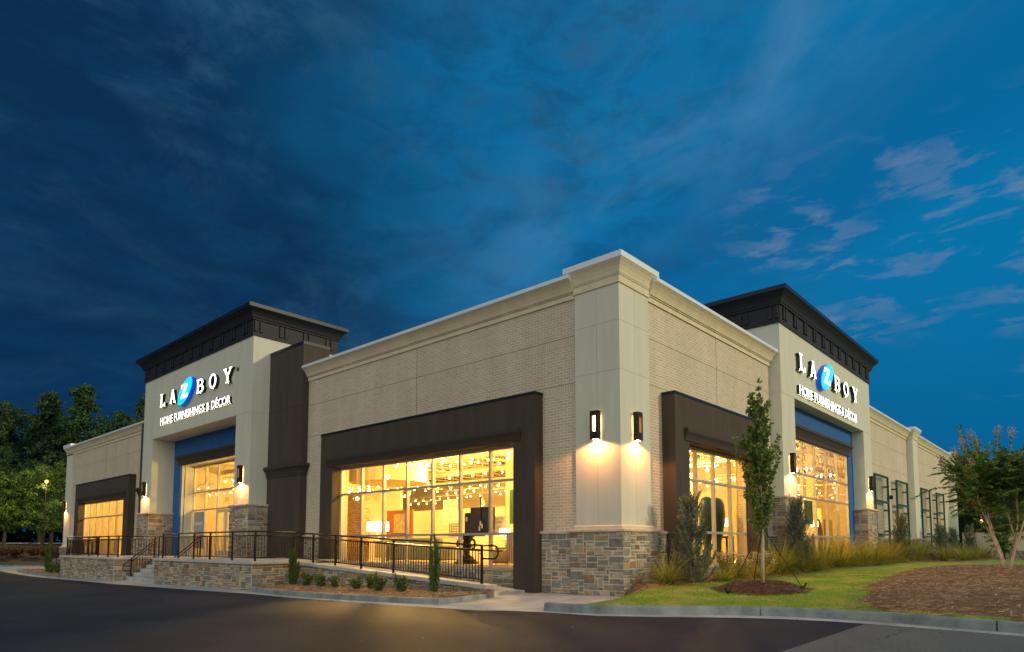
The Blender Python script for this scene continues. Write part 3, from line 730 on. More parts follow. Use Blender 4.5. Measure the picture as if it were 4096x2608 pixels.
TL,rL0,rL1=tower(FL,-31.04,-18.16,1.05,10.45,3.1,-.6,0,-.13,-.95,5.62,(0,.183,.366,.634,.817,1),(4.15,3.16),.24)
TRr,rR0,rR1=tower(FR,10.76,23.82,.354,9.776,5.0,-.1,0,-.2,-.30,5.74,(0,.2,.4,.6,.8,1),(4.27,3.28,1.6),.22)
# double door in the left tower
m=MB(); fr=FL; og=-.95
us=[rL0+(rL1-rL0)*b for b in (.366,.5,.634)]
D_=None
for a,b,side in((us[0]+.035,us[1]-.01,1),(us[1]+.01,us[2]-.035,-1)):
    m=MB(); z0=.68;z1=3.09
    m.fb(fr,a,a+.13,og-.03,og+.075,z0,z1);m.fb(fr,b-.13,b,og-.03,og+.075,z0,z1);m.fb(fr,a+.13,b-.13,og-.03,og+.075,z1-.16,z1);m.fb(fr,a+.13,b-.13,og-.03,og+.075,z0,z0+.25)
    Dd=m.build('door',mat('door_frame_cream',(.62,.56,.42),.5),BLD,bevel=.006)
    h=MB(); ub=b-.07 if side>0 else a+.07; h.tube(fr(ub,og+.14,1.15),fr(ub,og+.14,2.75),.016); 
    for z in(1.3,2.6): h.tube(fr(ub,og+.07,z),fr(ub,og+.14,z),.012)
    h.build('door_handle',isteel,Dd)
# brown piers beside the left tower
def brownmass(u0,u1,lab):
    m=MB(); m.fb(FL,u0,u1,-1.0,.24,-.6,7.08-.006); m.fb(FL,u0,u1,-1.0,.24,7.08+.006,9.67); m.fb(FL,u0+.012,u1-.012,-1,.228,7.0,7.2); B_=m.build('brown_pier',brown,BLD)
    c=MB(); c.fb(FL,u0-.0,u1+.02,-1.02,.26,9.672,9.80); c.build('metal_flashing',darkcap,B_)
    c=MB(); a,b,y0,y1=u0,u1,-.24,.6
    c.ring(a+.001 if lab else a,y0,b,y1,[(-.05,4.14),(.03,4.14),(.035,4.20),(.06,4.30),(.09,4.38),(.15,4.46),(.21,4.49),(.21,4.62),(-.05,4.63)]); c.build('moulding',char2,B_)
brownmass(-18.155,-15.352,True); brownmass(-33.85,-31.045,False)
# ---------------------------------------------------------------- interior shell
m=MB(); m.box(-49.9,.3,.40,-.4,46.5,.60); m.build('showroom_floor',ifloor,BLD)
m=MB(); m.box(-49.9,.36,6.75,-.4,46.5,6.85); m.build('ceiling_deck',ideck,BLD)
for q in (
  (-49.95,23.8,.6,-9,24.0,7.9),
  (-9,46,.6,-.4,46.2,7.9),
  (-9.2,24,.6,-9,46,7.9),
  (-2.2,14.55,.6,-1.85,14.9,6.7),
  (-2.2,17.9,.6,-1.85,18.25,6.7),
  (-2.2,21.3,.6,-1.85,21.65,6.7),
  (-2.2,5.6,.6,-1.85,5.95,6.7),
  (-6.5,27,.6,-3.2,27.2,3.4),
  (-3.0,33,.6,-.6,33.2,3.6),
  (-50.0,.36,.6,-49.85,24,7.9),
  (-20.1,.5,.6,-19.95,3.6,7.0),
  (-7.9,4.2,.6,-7.3,4.8,6.7),
  (-22.9,4.5,.6,-22.4,5.0,6.7),
  (-26.9,4.5,.6,-26.4,5.0,6.7),
  (-33.2,.5,.6,-33.05,6,7.0),
  (-49.9,5.2,.6,-34,5.35,6.7),
  (-17.0,14.5,.6,-11.0,14.7,3.6),
  (-8.5,12.2,.6,-4.2,12.4,4.4),
  (-24,9.0,.6,-12.5,9.15,3.1),
  (-3.5,.40,.6,-3.0,.9,6.7),
  (-9,15.6,.6,-4.6,15.8,3.8),
  (-33,11,.6,-23,11.2,6.7)):
    m=MB(); m.box(*q); m.build('interior_wall',iwall,BLD)
# inside faces of the outer walls
m=MB(); wall(FL,-49.9,-.4,-.40,-.362,.6,6.75,[WIN_L,WIN_F,(-28.7,-20.5,.6,6.0)],m); m.build('interior_lining',iwall,BLD)
m=MB(); wall(FR,.4,46,-.42,-.372,.6,6.75,[WIN_R,(13.0,21.7,.6,5.9)],m); m.build('interior_lining',iwall,BLD)
# open web ceiling joists, one mesh each
def joist():
    m=MB(); L=23.2
    m.box(-.04,.5,6.62,.04,.5+L,6.70); m.box(-.035,.5,5.98,.035,.5+L,6.03)
    n=30
    for i in range(n):
        y=.5+L*i/n; y2=.5+L*(i+.5)/n; y3=.5+L*(i+1)/n
        m.tube((0,y,6.63),(0,y2,6.01),.016,n=4,cap=False); m.tube((0,y2,6.01),(0,y3,6.63),.016,n=4,cap=False)
    return m.build('ceiling_joist',isteel,BLD)
j0=joist(); j0.location=(-1.6,0,0)
for y in (23.4,):
    for i in range(5): c=j0.copy(); COL.objects.link(c); c.location=(-1.6-1.6*i,y,0)
for i in range(1,30):
    if -1.6-1.6*i<-34: break
    c=j0.copy(); COL.objects.link(c); c.location=(-1.6-1.6*i,0,0)
for y in (4.2,9.2,14.2,19.2): m=MB(); m.box(-49,y-.08,5.70,-.6,y+.08,5.97); m.build('ceiling_girder',isteel,BLD)
m=MB(); m.lathe(-16.7,5.3,[(1.85,4.25),(1.9,4.25),(1.9,6.7),(1.85,6.7)],32); m.build('round_bulkhead',iwall,BLD,smooth=False)
m=MB(); m.box(-18.3,3.95,.6,-17.05,4.5,3.75); m.build('brick_column',ibrk,BLD)
# ---------------------------------------------------------------- track lights
LW=(1,.61,.13)
bulbm=emit('lamp_bulb_glow',(1,.72,.32),26)
whitem=mat('white_lamp_enamel',(.75,.68,.52),.5)
def track():
    t=thing('track_light','white ceiling track light with four bright heads hanging in the showroom','ceiling lamp',(0,0,5.2),'track lights over the showroom')
    m=MB(); m.box(-1.9,-.02,-.02,1.9,.02,.02); m.tube((-1.2,0,0),(-1.2,0,.8),.006,n=4); m.tube((1.2,0,0),(1.2,0,.8),.006,n=4); m.build('track',whitem,t)
    for i,x in enumerate((-1.5,-.55,.4,1.4)):
        h=MB(); a=random.uniform(-.5,.5); b=random.uniform(-.5,.3)
        d=Vector((math.sin(a),math.sin(b)-.35,-1)).normalized(); p=Vector((x,0,-.14)); h.tube((x,0,-.02),(x,0,-.12),.012,n=5); h.tube(p-d*.10,p+d*.07,.035,.062,10)
        H=h.build('lamp_head',whitem,t); g=MB(); g.tube(p+d*.068,p+d*.082,.056,n=10); g.build('bulb',bulbm,H)
    return t
t0=track(); rnd=random.Random(3); first=True; spots=[]
for y in (1.7,3.1,4.9,6.8,8.7,10.8,13,15.5,18.5):
    for x in range(-31,-2,4):
        xx=x+rnd.uniform(-1.2,1.2)+1
        if abs(xx+16.9)<3.2 and 2.5<y<8: continue
        spots.append((xx,y+rnd.uniform(-.3,.3),rnd.choice((4.55,4.75,4.9))))
for y in (21,24,27,31,36):
    for x in (-6.5,-3.0): spots.append((x+rnd.uniform(-.5,.5),y,4.8))
for i,(x,y,z) in enumerate(spots):
    a=rnd.choice((0,0,.15,1.57,-.1)); x=min(x,-2.9); y=max(y,2.7 if a==1.57 else 1.2)
    o=t0 if i==0 else copy_tree(t0); o.location=(x,y,z); o.rotation_euler=(0,0,a)
def plight(name,loc,e,col=LW,r=.12,parent=None):
    l=bpy.data.lights.new(name,'POINT'); l.energy=e; l.color=col; l.shadow_soft_size=r
    o=bpy.data.objects.new(name,l); COL.objects.link(o); o.location=loc; return o
# real light in the showroom: a handful of the track heads
for i,(x,y,z,e) in enumerate([(-11,2.4,4.6,330),(-6,2.2,4.6,330),(-14,6.5,4.6,420),(-8,8,4.6,500),(-3.0,5.5,4.7,360),(-3.6,12.5,4.7,420),(-5,18.5,4.7,560),(-12,12,4.8,520),(-20,6.6,4.8,420),(-25,3.6,4.8,420),(-29,7,4.9,420),(-21,14,4.9,520),(-38,2.6,4.8,520),(-44,2.6,4.8,520),(-28,16,5,420),(-4,25,5,420),(-5,33,5,420),(-3,41,5,420)]):
    plight('showroom_light',(x,y,z),e*2.2)
# the one strong head by the glass that throws light through the window onto the asphalt
t=thing('track_spotlight','very bright single spotlight high in the third bay of the large window','ceiling lamp',(-13.1,2.5,4.1)); dd=Vector((11.3,-8.6,-4.2)).normalized()
m=MB(); m.tube(-dd*.14,dd*.08,.05,.08,12); m.tube((0,0,.05),(0,0,2.6),.008,n=5); m.build('lamp_head',whitem,t); m=MB(); m.tube(dd*.082,dd*.095,.072,n=12); m.build('bulb',emit('spot_glow',(1,.80,.42),120),t)
l=bpy.data.lights.new('spotlight','SPOT'); l.energy=6500; l.color=(1,.56,.15); l.spot_size=R_(34); l.spot_blend=.7; l.shadow_soft_size=.16
o=bpy.data.objects.new('spotlight',l); COL.objects.link(o); o.location=Vector((-13.1,2.5,4.1))+dd*.12; o.rotation_euler=(-dd).to_track_quat('Z','Y').to_euler()
# globe pendants at the left of the window
glob=bpy.data.materials.new('clear_globe'); glob.use_nodes=True; t=glob.node_tree; t.nodes.remove(t.nodes['Principled BSDF'])
tr=nn(t,'ShaderNodeBsdfTransparent'); gl=nn(t,'ShaderNodeBsdfGlossy'); gl.inputs[1].default_value=.05; lw=nn(t,'ShaderNodeLayerWeight',i={0:.25}); mx=nn(t,'ShaderNodeMixShader')
t.links.new(lw.outputs[1],mx.inputs[0]); t.links.new(tr.outputs[0],mx.inputs[1]); t.links.new(gl.outputs[0],mx.inputs[2]); t.links.new(mx.outputs[0],t.nodes['Material Output'].inputs[0])
for k,(x,y,z,r) in enumerate([(-14.55,2.0,3.22,.19),(-13.85,2.1,3.52,.19)]):
    t=thing('globe_pendant',('clear glass globe pendant lamp hanging lower left in the large showroom window','clear glass globe pendant lamp hanging higher, behind its twin')[k],'pendant lamp',(x,y,z),'glass globe pendants')
    m=MB(); m.sphere((0,0,0),r,12); m.build('glass_globe',glob,t,smooth=True); m=MB(); m.tube((0,0,r),(0,0,6.7-z),.006,n=5); m.build('cord',whitem,t); m=MB(); m.sphere((0,0,0),.07,8); m.build('bulb',bulbm,t,smooth=True)
t=thing('dome_pendant','small white dome pendant lamp hanging left of the dark headboards','pendant lamp',(-7.5,2.5,2.66)); m=MB(); m.lathe(0,0,[(.02,.24),(.05,.20),(.10,.10),(.12,0),(.11,0),(.09,.09),(.01,.19)],16); m.build('lamp_shade',whitem,t,smooth=True); m=MB(); m.tube((0,0,.22),(0,0,3.6),.006,n=5); m.build('cord',whitem,t); m=MB(); m.sphere((0,0,.03),.05,8); m.build('bulb',bulbm,t)
# ---------------------------------------------------------------- showroom furniture
def fm(n,c,r=.7,**k): return mat(n,c,r,**k)
olive=fm('sage_upholstery',(.34,.33,.16)); dark=fm('espresso_wood',(.020,.012,.008),.4); leather=fm('brown_leather',(.16,.07,.025),.4); tan=fm('tan_wood',(.34,.20,.09),.5); white=fm('white_paint',(.80,.74,.6),.5); orange=fm('orange_wall_paint',(.55,.20,.03)); fur=fm('shaggy_fur',(.42,.30,.16),.95,bump=1,bscale=60); paper=fm('poster_paper',(.85,.78,.60)); greenp=fm('green_panel',(.09,.20,.04)); cream2=fm('cream_upholstery',(.62,.54,.38),.9)
shade=emit('lamp_shade_glow',(1,.80,.45),5.0)
def sofa(x,y,w,lab,rot=0,mm=olive,name='sofa'):
    t=thing(name,lab,'sofa',(x,y,.6)); t.rotation_euler=(0,0,rot)
    m=MB(); m.box(-w/2,0,.08,w/2,.9,.42); m.build('seat',mm,t,bevel=.04)
    m=MB(); m.box(-w/2,-.02,.08,-.01,.22,.92); m.box(.01,-.02,.08,w/2,.22,.90); m.build('backrest',mm,t,bevel=.05)
    for s in(-1,1): m=MB(); m.box(s*w/2-.1,-.0,.08,s*w/2+.1,.9,.62); m.build('armrest',mm,t,bevel=.05)
    return t
sofa(-9.65,1.1,2.8,'long sage green sofa seen from behind through the large showroom window')
sofa(-13.6,3.0,1.9,'short cream sofa standing behind the white drum shade lamp',mm=cream2)
# table lamp with drum shade on a console
t=thing('console_table','slim wooden console table under the white drum shade lamp','table',(-12.1,1.3,.6)); m=MB(); m.box(-.9,-.2,.72,.9,.2,.78); m.build('table_top',tan,t)
for sx in(-.85,.85):
    for sy in(-.16,.16): m=MB(); m.box(sx-.03,sy-.03,0,sx+.03,sy+.03,.72); m.build('leg',tan,t)
def lamp(x,y,z,r,h,lab,bh=.35):
    t=thing('table_lamp',lab,'lamp',(x,y,z)); m=MB(); m.lathe(0,0,[(.10,0),(.11,.02),(.05,.04),(.06,.12),(.09,.2),(.05,.28),(.015,bh),(.012,bh+.08)],14); m.build('base',white,t,smooth=True)
    m=MB(); m.lathe(0,0,[(r,bh+.05),(r*.97,bh+.05+h),(r*.95,bh+.05+h),(r*.98,bh+.05)],22); m.build('lamp_shade',shade,t,smooth=True)
lamp(-12.1,1.3,1.38,.44,.36,'table lamp with a wide glowing white drum shade in the large window')
lamp(-6.1,2.2,1.38,.20,.24,'low table lamp with glowing shade beside the comfort sign at right of the window',.12)
# dark headboards / wardrobe leaning behind the window
t=thing('dark_cabinet','tall black cabinet with hanging price tags behind the right half of the window','cabinet',(-7.15,1.6,.6)); m=MB(); m.box(-.05,0,1.02,.88,.3,1.93); m.box(-.36,.02,1.02,-.06,.28,1.76); m.build('body',dark,t,bevel=.01)
m=MB(); m.box(.46,-.03,.98,.50,0,2.30); m.build('door_edge',dark,t)
for x,z in((.46,1.30),(.54,1.20),(-.22,1.45),(.42,1.12)): m=MB(); m.box(x,-.045,z,x+.07,-.04,z+.15); m.build('price_tag',paper,t)
# pedestal table
t=thing('pedestal_table','dark round table on a scrolled pedestal, in front of the black cabinet','table',(-6.95,1.2,.6)); m=MB(); m.lathe(0,0,[(.62,.93),(.66,.96),(.66,1.0),(.62,1.02)],28); m.build('table_top',dark,t)
m=MB(); m.lathe(0,0,[(.42,0),(.42,.06),(.34,.08),(.34,.13),(.26,.15),(.24,.22),(.11,.30),(.10,.48),(.22,.58),(.16,.66),(.10,.78),(.26,.90),(.28,.93)],24)
for s in(-1,1): 
    for k in range(14):
        a=math.pi*(-.5+1.25*k/13); a2=math.pi*(-.5+1.25*(k+1)/13); m.tube((s*(.30+.13*math.cos(a)),-.03,.66+.16*math.sin(a)),(s*(.30+.13*math.cos(a2)),-.03,.66+.16*math.sin(a2)),.04,n=6)
m.build('pedestal',dark,t)
# armchair, stool
t=thing('armchair','brown leather armchair tilted back behind the far right pane of the large window','chair',(-5.5,1.35,.6)); m=MB(); m.hexa([(-.3,0,.42),(.3,0,.42),(.3,.55,.42),(-.3,.55,.42),(-.3,0,.55),(.3,0,.55),(.3,.55,.55),(-.3,.55,.55)]); m.build('seat',leather,t,bevel=.03)
m=MB(); m.hexa([(-.3,.5,.5),(.3,.5,.5),(.3,.6,.5),(-.3,.6,.5),(-.38,.75,1.02),(.22,.75,1.02),(.22,.85,1.0),(-.38,.85,1.0)]); m.build('backrest',leather,t,bevel=.03)
for sx in(-.26,.26):
    for sy in(.04,.5): m=MB(); m.tube((sx,sy,0),(sx,sy,.42),.025,n=6); m.build('leg',dark,t)
t=thing('fur_stool','shaggy tan fur stool low in the right corner of the large window','stool',(-5.1,.9,.6)); m=MB(); m.lathe(0,0,[(.26,.05),(.34,.12),(.36,.3),(.33,.44),(.2,.5)],22); m.build('cushion',fur,t,smooth=True)
t=thing('white_bookcase','cream upright panel cabinet against the right jamb of the large window','cabinet',(-4.85,.9,.6)); m=MB(); m.box(0,0,.05,.4,.35,1.0); 
m.build('body',cream2,t,bevel=.01); m=MB(); [m.box(x,-.012,.1,x+.02,0,.95) for x in(.06,.14,.22,.3)]; m.build('front_slats',tan,t)
t=thing('storage_crates','stack of pale wooden crates low in the left corner of the large window','crate',(-13.25,1.0,.6)); m=MB(); m.box(-.45,0,0,.45,.4,.30); m.box(-.42,.02,.32,.42,.4,.60); m.box(-.45,0,.63,.3,.4,.90); m.build('crates',tan,t,bevel=.01)
# posters
def text_mb(body,size,ext=.004,off=0.0,sx=1.0,align='LEFT'):
    cu=bpy.data.curves.new('t','FONT'); cu.body=body; cu.size=size; cu.extrude=ext; cu.offset=off; cu.align_x=align; cu.resolution_u=4
    o=bpy.data.objects.new('t',cu); COL.objects.link(o); dg=bpy.context.evaluated_depsgraph_get(); dg.update()
    me=bpy.data.meshes.new_from_object(o.evaluated_get(dg)); vs=[(v.co.x*sx,v.co.y,v.co.z) for v in me.vertices]; fs=[tuple(p.vertices) for p in me.polygons]
    bpy.data.objects.remove(o); bpy.data.curves.remove(cu); bpy.data.meshes.remove(me)
    return vs,fs
def put_text(m,body,size,fr,u,o,z,ext=.004,off=0,sx=1.0,align='LEFT'):
    vs,fs=text_mb(body,size,ext,off,sx,align); m.add([fr(u+a,o+c,z+b) for a,b,c in vs],fs)
ink=fm('poster_ink',(.30,.26,.16))
def poster(x,y,z,w,h,lab,lines,name='poster'):
    t=thing(name,lab,'sign',(x,y,z)); m=MB(); m.box(-w/2,0,0,w/2,.03,h); m.build('board',paper,t,bevel=.004)
    m=MB()
    for s,sz,dz in lines: put_text(m,s,sz,FL,0,.004,dz,.002,0,.9,'CENTER')
    m.build('lettering',ink,t)
poster(-10.83,4.0,2.05,.87,1.05,'tall white banner lettered Comfort hanging in the middle of the showroom',[('Live Life',.13,.93),('Comfortably',.13,.74),('in your',.07,.5),('new home',.07,.4),('today',.07,.3)],'hanging_banner')
poster(-6.68,2.5,1.64,.62,.62,'small white sign lettered Elevate Your Comfort at right in the window',[('Elevate Your',.11,.50),('Comfort',.11,.37),('ask about our',.045,.24),('design service',.045,.17)],'comfort_sign')
m=MB(); m.box(-.9,0,0,.9,.05,1.35)
t=thing('orange_display_panel','orange display wall panel behind the framed painting','panel',(-16.7,6.0,.6)); m=MB(); m.box(-1.03,0,0,1.03,.06,2.35); m.build('panel',orange,t)
t=thing('painting','framed beige abstract painting on the orange panel','picture',(-16.6,5.9,1.78)); m=MB(); m.box(-.46,0,0,.46,.04,1.0); m.build('frame',tan,t,bevel=.01); m=MB(); m.box(-.42,-.012,.04,.42,-.002,.96); m.build('canvas',fm('painted_canvas',(.7,.6,.38),var=.35,vscale=5),t)
t=thing('green_artwork','tall green wall panel at the right edge of the large window','panel',(-6.25,2.6,1.97)); m=MB(); m.box(0,0,0,.5,.04,1.2); m.build('panel',greenp,t)
t=thing('lattice_screen','pierced metal lattice box on the shelf beneath the banner','ornament',(-8.95,2.5,1.62)); m=MB()
for i in range(7): m.box(-.3+i*.1,0,0,-.28+i*.1,.02,.42); 
for i in range(5): m.box(-.3,0,i*.1,.32,.02,i*.1+.02)
m.build('lattice',dark,t)
t=thing('desk','glass topped white desk in the middle of the showroom','table',(-9.3,2.7,.6)); m=MB(); m.box(-.9,-.3,.9,.6,.3,.95); m.build('table_top',white,t); 
for sx in(-.85,.55): m=MB(); m.box(sx-.03,-.28,0,sx+.03,.28,.9); m.build('leg',white,t)
# seen through the side windows
def blobchair(x,y,lab,mm,s=1.0):
    t=thing('wing_chair',lab,'chair',(x,y,.6)); m=MB(); m.lathe(0,0,[(.30,.1),(.36,.3),(.35,.45),(.3,.5)],16); m.build('seat',mm,t,smooth=True)
    m=MB(); n=14; P=[(.36*s*math.cos(math.pi*k/n),.45+.85*s*math.sin(math.pi*k/n)**.6) for k in range(n+1)]
    vs=[(-.30,a,b) for a,b in P]+[(-.20,a,b) for a,b in P]; q=n+1; fs=[tuple(range(q))[::-1],tuple(range(q,2*q))]+[(i,(i+1)%q,q+(i+1)%q,q+i) for i in range(q)]; m.add(vs,fs); m.build('backrest',mm,t,bevel=.02)
    for a in range(4): m=MB(); m.tube((.22*math.cos(a*1.57+.8),.22*math.sin(a*1.57+.8),0),(.22*math.cos(a*1.57+.8),.22*math.sin(a*1.57+.8),.12),.02,n=6); m.build('leg',dark,t)
blobchair(-1.2,20.5,'rust coloured wing chair behind the right tower window',fm('rust_fabric',(.17,.07,.02)),1.75)
blobchair(-1.3,15.7,'tan wing chair near the left edge of the right tower window',leather,1.1)
for k,(y,lab) in enumerate(((7.45,'tall dark green sculpted figure behind the side window, left one of two'),(8.3,'tall dark green sculpted figure behind the side window, right one of two'))):
    t=thing('garden_statue',lab,'statue',(-1.2,y,.6)); t.scale=(.95,.95,.84); m=MB(); m.lathe(0,0,[(.2,0),(.2,.05),(.12,.1),(.14,.9),(.20,1.3),(.28,1.7),(.30,2.1),(.27,2.5),(.18,2.72),(.05,2.8)],14); m.build('body',fm('dark_green_bronze_%d'%k,(.012,.03,.02),.4),t,smooth=True); m=MB(); m.box(-.25,-.25,0,.25,.25,.04); m.build('plinth',dark,t)
lamp(-1.25,8.85,1.52,.2,.3,'table lamp with white shade behind the side window'); 
t=thing('side_table','dark side table carrying a lamp behind the side window','table',(-1.25,8.85,.6)); m=MB(); m.box(-.3,-.3,.88,.3,.3,.95); m.build('table_top',dark,t)
for a in(-.26,.26):
    for b in(-.26,.26): m=MB(); m.box(a-.03,b-.03,0,a+.03,b+.03,.88); m.build('leg',dark,t)
t=thing('leaning_canvas','large pale canvas leaning inside the right tower window','picture',(-1.6,22.6,.6)); m=MB(); m.box(0,-.6,0,.05,.6,1.9); m.build('canvas',cream2,t); m=MB(); [m.box(-.01,a,0,.06,a+.04,1.94) for a in(-.64,.6)]; m.box(-.01,-.64,1.9,.06,.64,1.94); m.build('frame',tan,t)
lamp(-1.3,19.5,1.72,.18,.28,'slim table lamp behind the right tower window')
t=thing('sideboard','brown sideboard carrying a slim lamp in the right tower window','table',(-1.4,19.0,.6)); t.scale=(1,.8,1.15); m=MB(); m.box(-.25,-.7,.1,.25,.7,.95); m.build('body',tan,t,bevel=.01); m=MB(); [m.box(.25,a,.2,.27,a+.6,.85) for a in(-.65,.05)]; m.build('cupboard_door',leather,t)
t=thing('green_artwork','dark green framed panel at left in the right tower window','panel',(-1.2,17.85,2.2)); m=MB(); m.box(0,0,0,.04,.9,1.15); m.build('panel',greenp,t); m=MB(); [m.box(-.01,a,0,.06,a+.04,1.15) for a in(-.04,.9)]; m.build('frame',dark,t)
for k,(y,lab) in enumerate(((17.9,'ring shaped chandelier high in the right tower window, left one'),(21.6,'ring shaped chandelier high in the right tower window, right one'),)):
    t=thing('ring_chandelier',lab,'chandelier',(-1.3,y,4.75),'ring chandeliers'); m=MB()
    for q in range(20): a=q*.314;b=a+.314; m.tube((.42*math.cos(a),.42*math.sin(a),0),(.42*math.cos(b),.42*math.sin(b),0),.02,n=5)
    for a in(0,2.1,4.2): m.tube((.42*math.cos(a),.42*math.sin(a),0),(0,0,1.0),.006,n=4)
    m.tube((0,0,1),(0,0,2),.008,n=4); m.build('ring',dark,t)
    for q in range(6): a=q*1.047+.3; m=MB(); m.sphere((.42*math.cos(a),.42*math.sin(a),.07),.05,8); m.build('bulb',bulbm,t,smooth=True)
# entrance poster and house number on the glass
t=thing('window_poster','pale blue poster with a seated figure and the word Gorgeous in the entrance glazing','poster',(rL0+.12,.90,1.05)); m=MB(); m.box(0,0,0,1.28,.015,2.0); m.build('sheet',fm('poster_blue',(.30,.33,.38)),t)
m=MB(); put_text(m,'GORGEOUS',.24,FL,.64,.003,1.28,.001,.004,.82,'CENTER'); m.build('lettering',paper,t)
m=MB(); m.box(.30,-.006,.05,1.1,-.003,.85); m.build('printed_sofa',fm('poster_pink',(.50,.25,.20)),t)
m=MB(); n=12; m.add([(.78+.06*math.cos(6.28*k/n),-.007,1.72+.09*math.sin(6.28*k/n)) for k in range(n)],[tuple(range(n))]); m.add([(.68,-.007,1.45),(.9,-.007,1.45),(.84,-.007,1.64),(.74,-.007,1.64)],[(0,1,2,3)]); m.build('printed_figure',fm('poster_skin',(.45,.28,.2)),t)
m=MB(); put_text(m,'5970',.36,FL,-24.62,-.93,3.45,.002,0,.75,'CENTER'); o=m.build('house_number',ink); tag(o,'street number 5970 lettered on the glass above the entrance doors','sign')
# ---------------------------------------------------------------- illuminated signs
facew=emit('sign_face_white',(1,.98,.92),3.2,True); facec=emit('sign_face_cyan',(.0,.55,.95),1.6,True); sideg=mat('sign_return_dark',(.015,.02,.018),.4); sideb=mat('sign_return_blue',(.01,.05,.30),.4,emis=(.0,.08,.6),estr=.6); weep=emit('sign_drain_glow',(1,.9,.5),6)
def glyph(splines,ext):
    cu=bpy.data.curves.new('g','CURVE'); cu.dimensions='2D'; cu.fill_mode='BOTH'; cu.extrude=ext
    for P in splines:
        s=cu.splines.new('POLY'); s.points.add(len(P)-1); s.use_cyclic_u=True
        for i,(a,b) in enumerate(P): s.points[i].co=(a,b,0,1)
    o=bpy.data.objects.new('g',cu); COL.objects.link(o); dg=bpy.context.evaluated_depsgraph_get(); dg.update()
    me=bpy.data.meshes.new_from_object(o.evaluated_get(dg)); vs=[tuple(v.co) for v in me.vertices]; fs=[tuple(p.vertices) for p in me.polygons]
    bpy.data.objects.remove(o); bpy.data.curves.remove(cu); bpy.data.meshes.remove(me); return vs,fs
def arc(cx,cy,rx,ry,a0,a1,n): return [(cx+rx*math.cos(R_(a0+(a1-a0)*i/n)),cy+ry*math.sin(R_(a0+(a1-a0)*i/n))) for i in range(n+1)]
GL={
'L':[[(0,0),(.62,0),(.62,.27),(.55,.27),(.53,.15),(.25,.15),(.24,.91),(.33,.93),(.33,1),(0,1),(0,.93),(.09,.91),(.09,.09),(0,.07)]],
'A':[[(0,0),(.26,0),(.26,.07),(.19,.09),(.25,.27),(.53,.27),(.59,.09),(.52,.07),(.52,0),(.80,0),(.80,.07),(.74,.09),(.48,.93),(.52,.93),(.52,1),(.26,1),(.26,.93),(.31,.93),(.06,.09),(0,.07)],[(.285,.37),(.39,.72),(.495,.37)]],
'B':[[(0,0)]+arc(.42,.28,.34,.28,-90,70,10)+arc(.42,.74,.27,.26,-50,90,10)+[(0,1),(0,.92),(.07,.90),(.07,.10),(0,.08)],[(.22,.10)]+arc(.40,.28,.20,.18,-90,90,8)+[(.22,.46)],[(.22,.57)]+arc(.38,.735,.16,.165,-90,90,8)+[(.22,.90)]],
'O':[arc(.44,.5,.44,.51,0,345,23),arc(.44,.5,.28,.39,0,345,23)],
'Y':[[(.27,0),(.61,0),(.61,.07),(.52,.09),(.52,.45),(.80,.91),(.88,.93),(.88,1),(.60,1),(.60,.93),(.65,.91),(.46,.57),(.27,.91),(.32,.93),(.32,1),(0,1),(0,.93),(.08,.91),(.36,.45),(.36,.09),(.27,.07)]],
'Z':[[(0,0),(1,0),(1,.30),(.88,.30),(.86,.17),(.36,.17),(1,.86),(1,1),(0,1),(0,.72),(.12,.72),(.14,.84),(.64,.84),(0,.14)]],
}
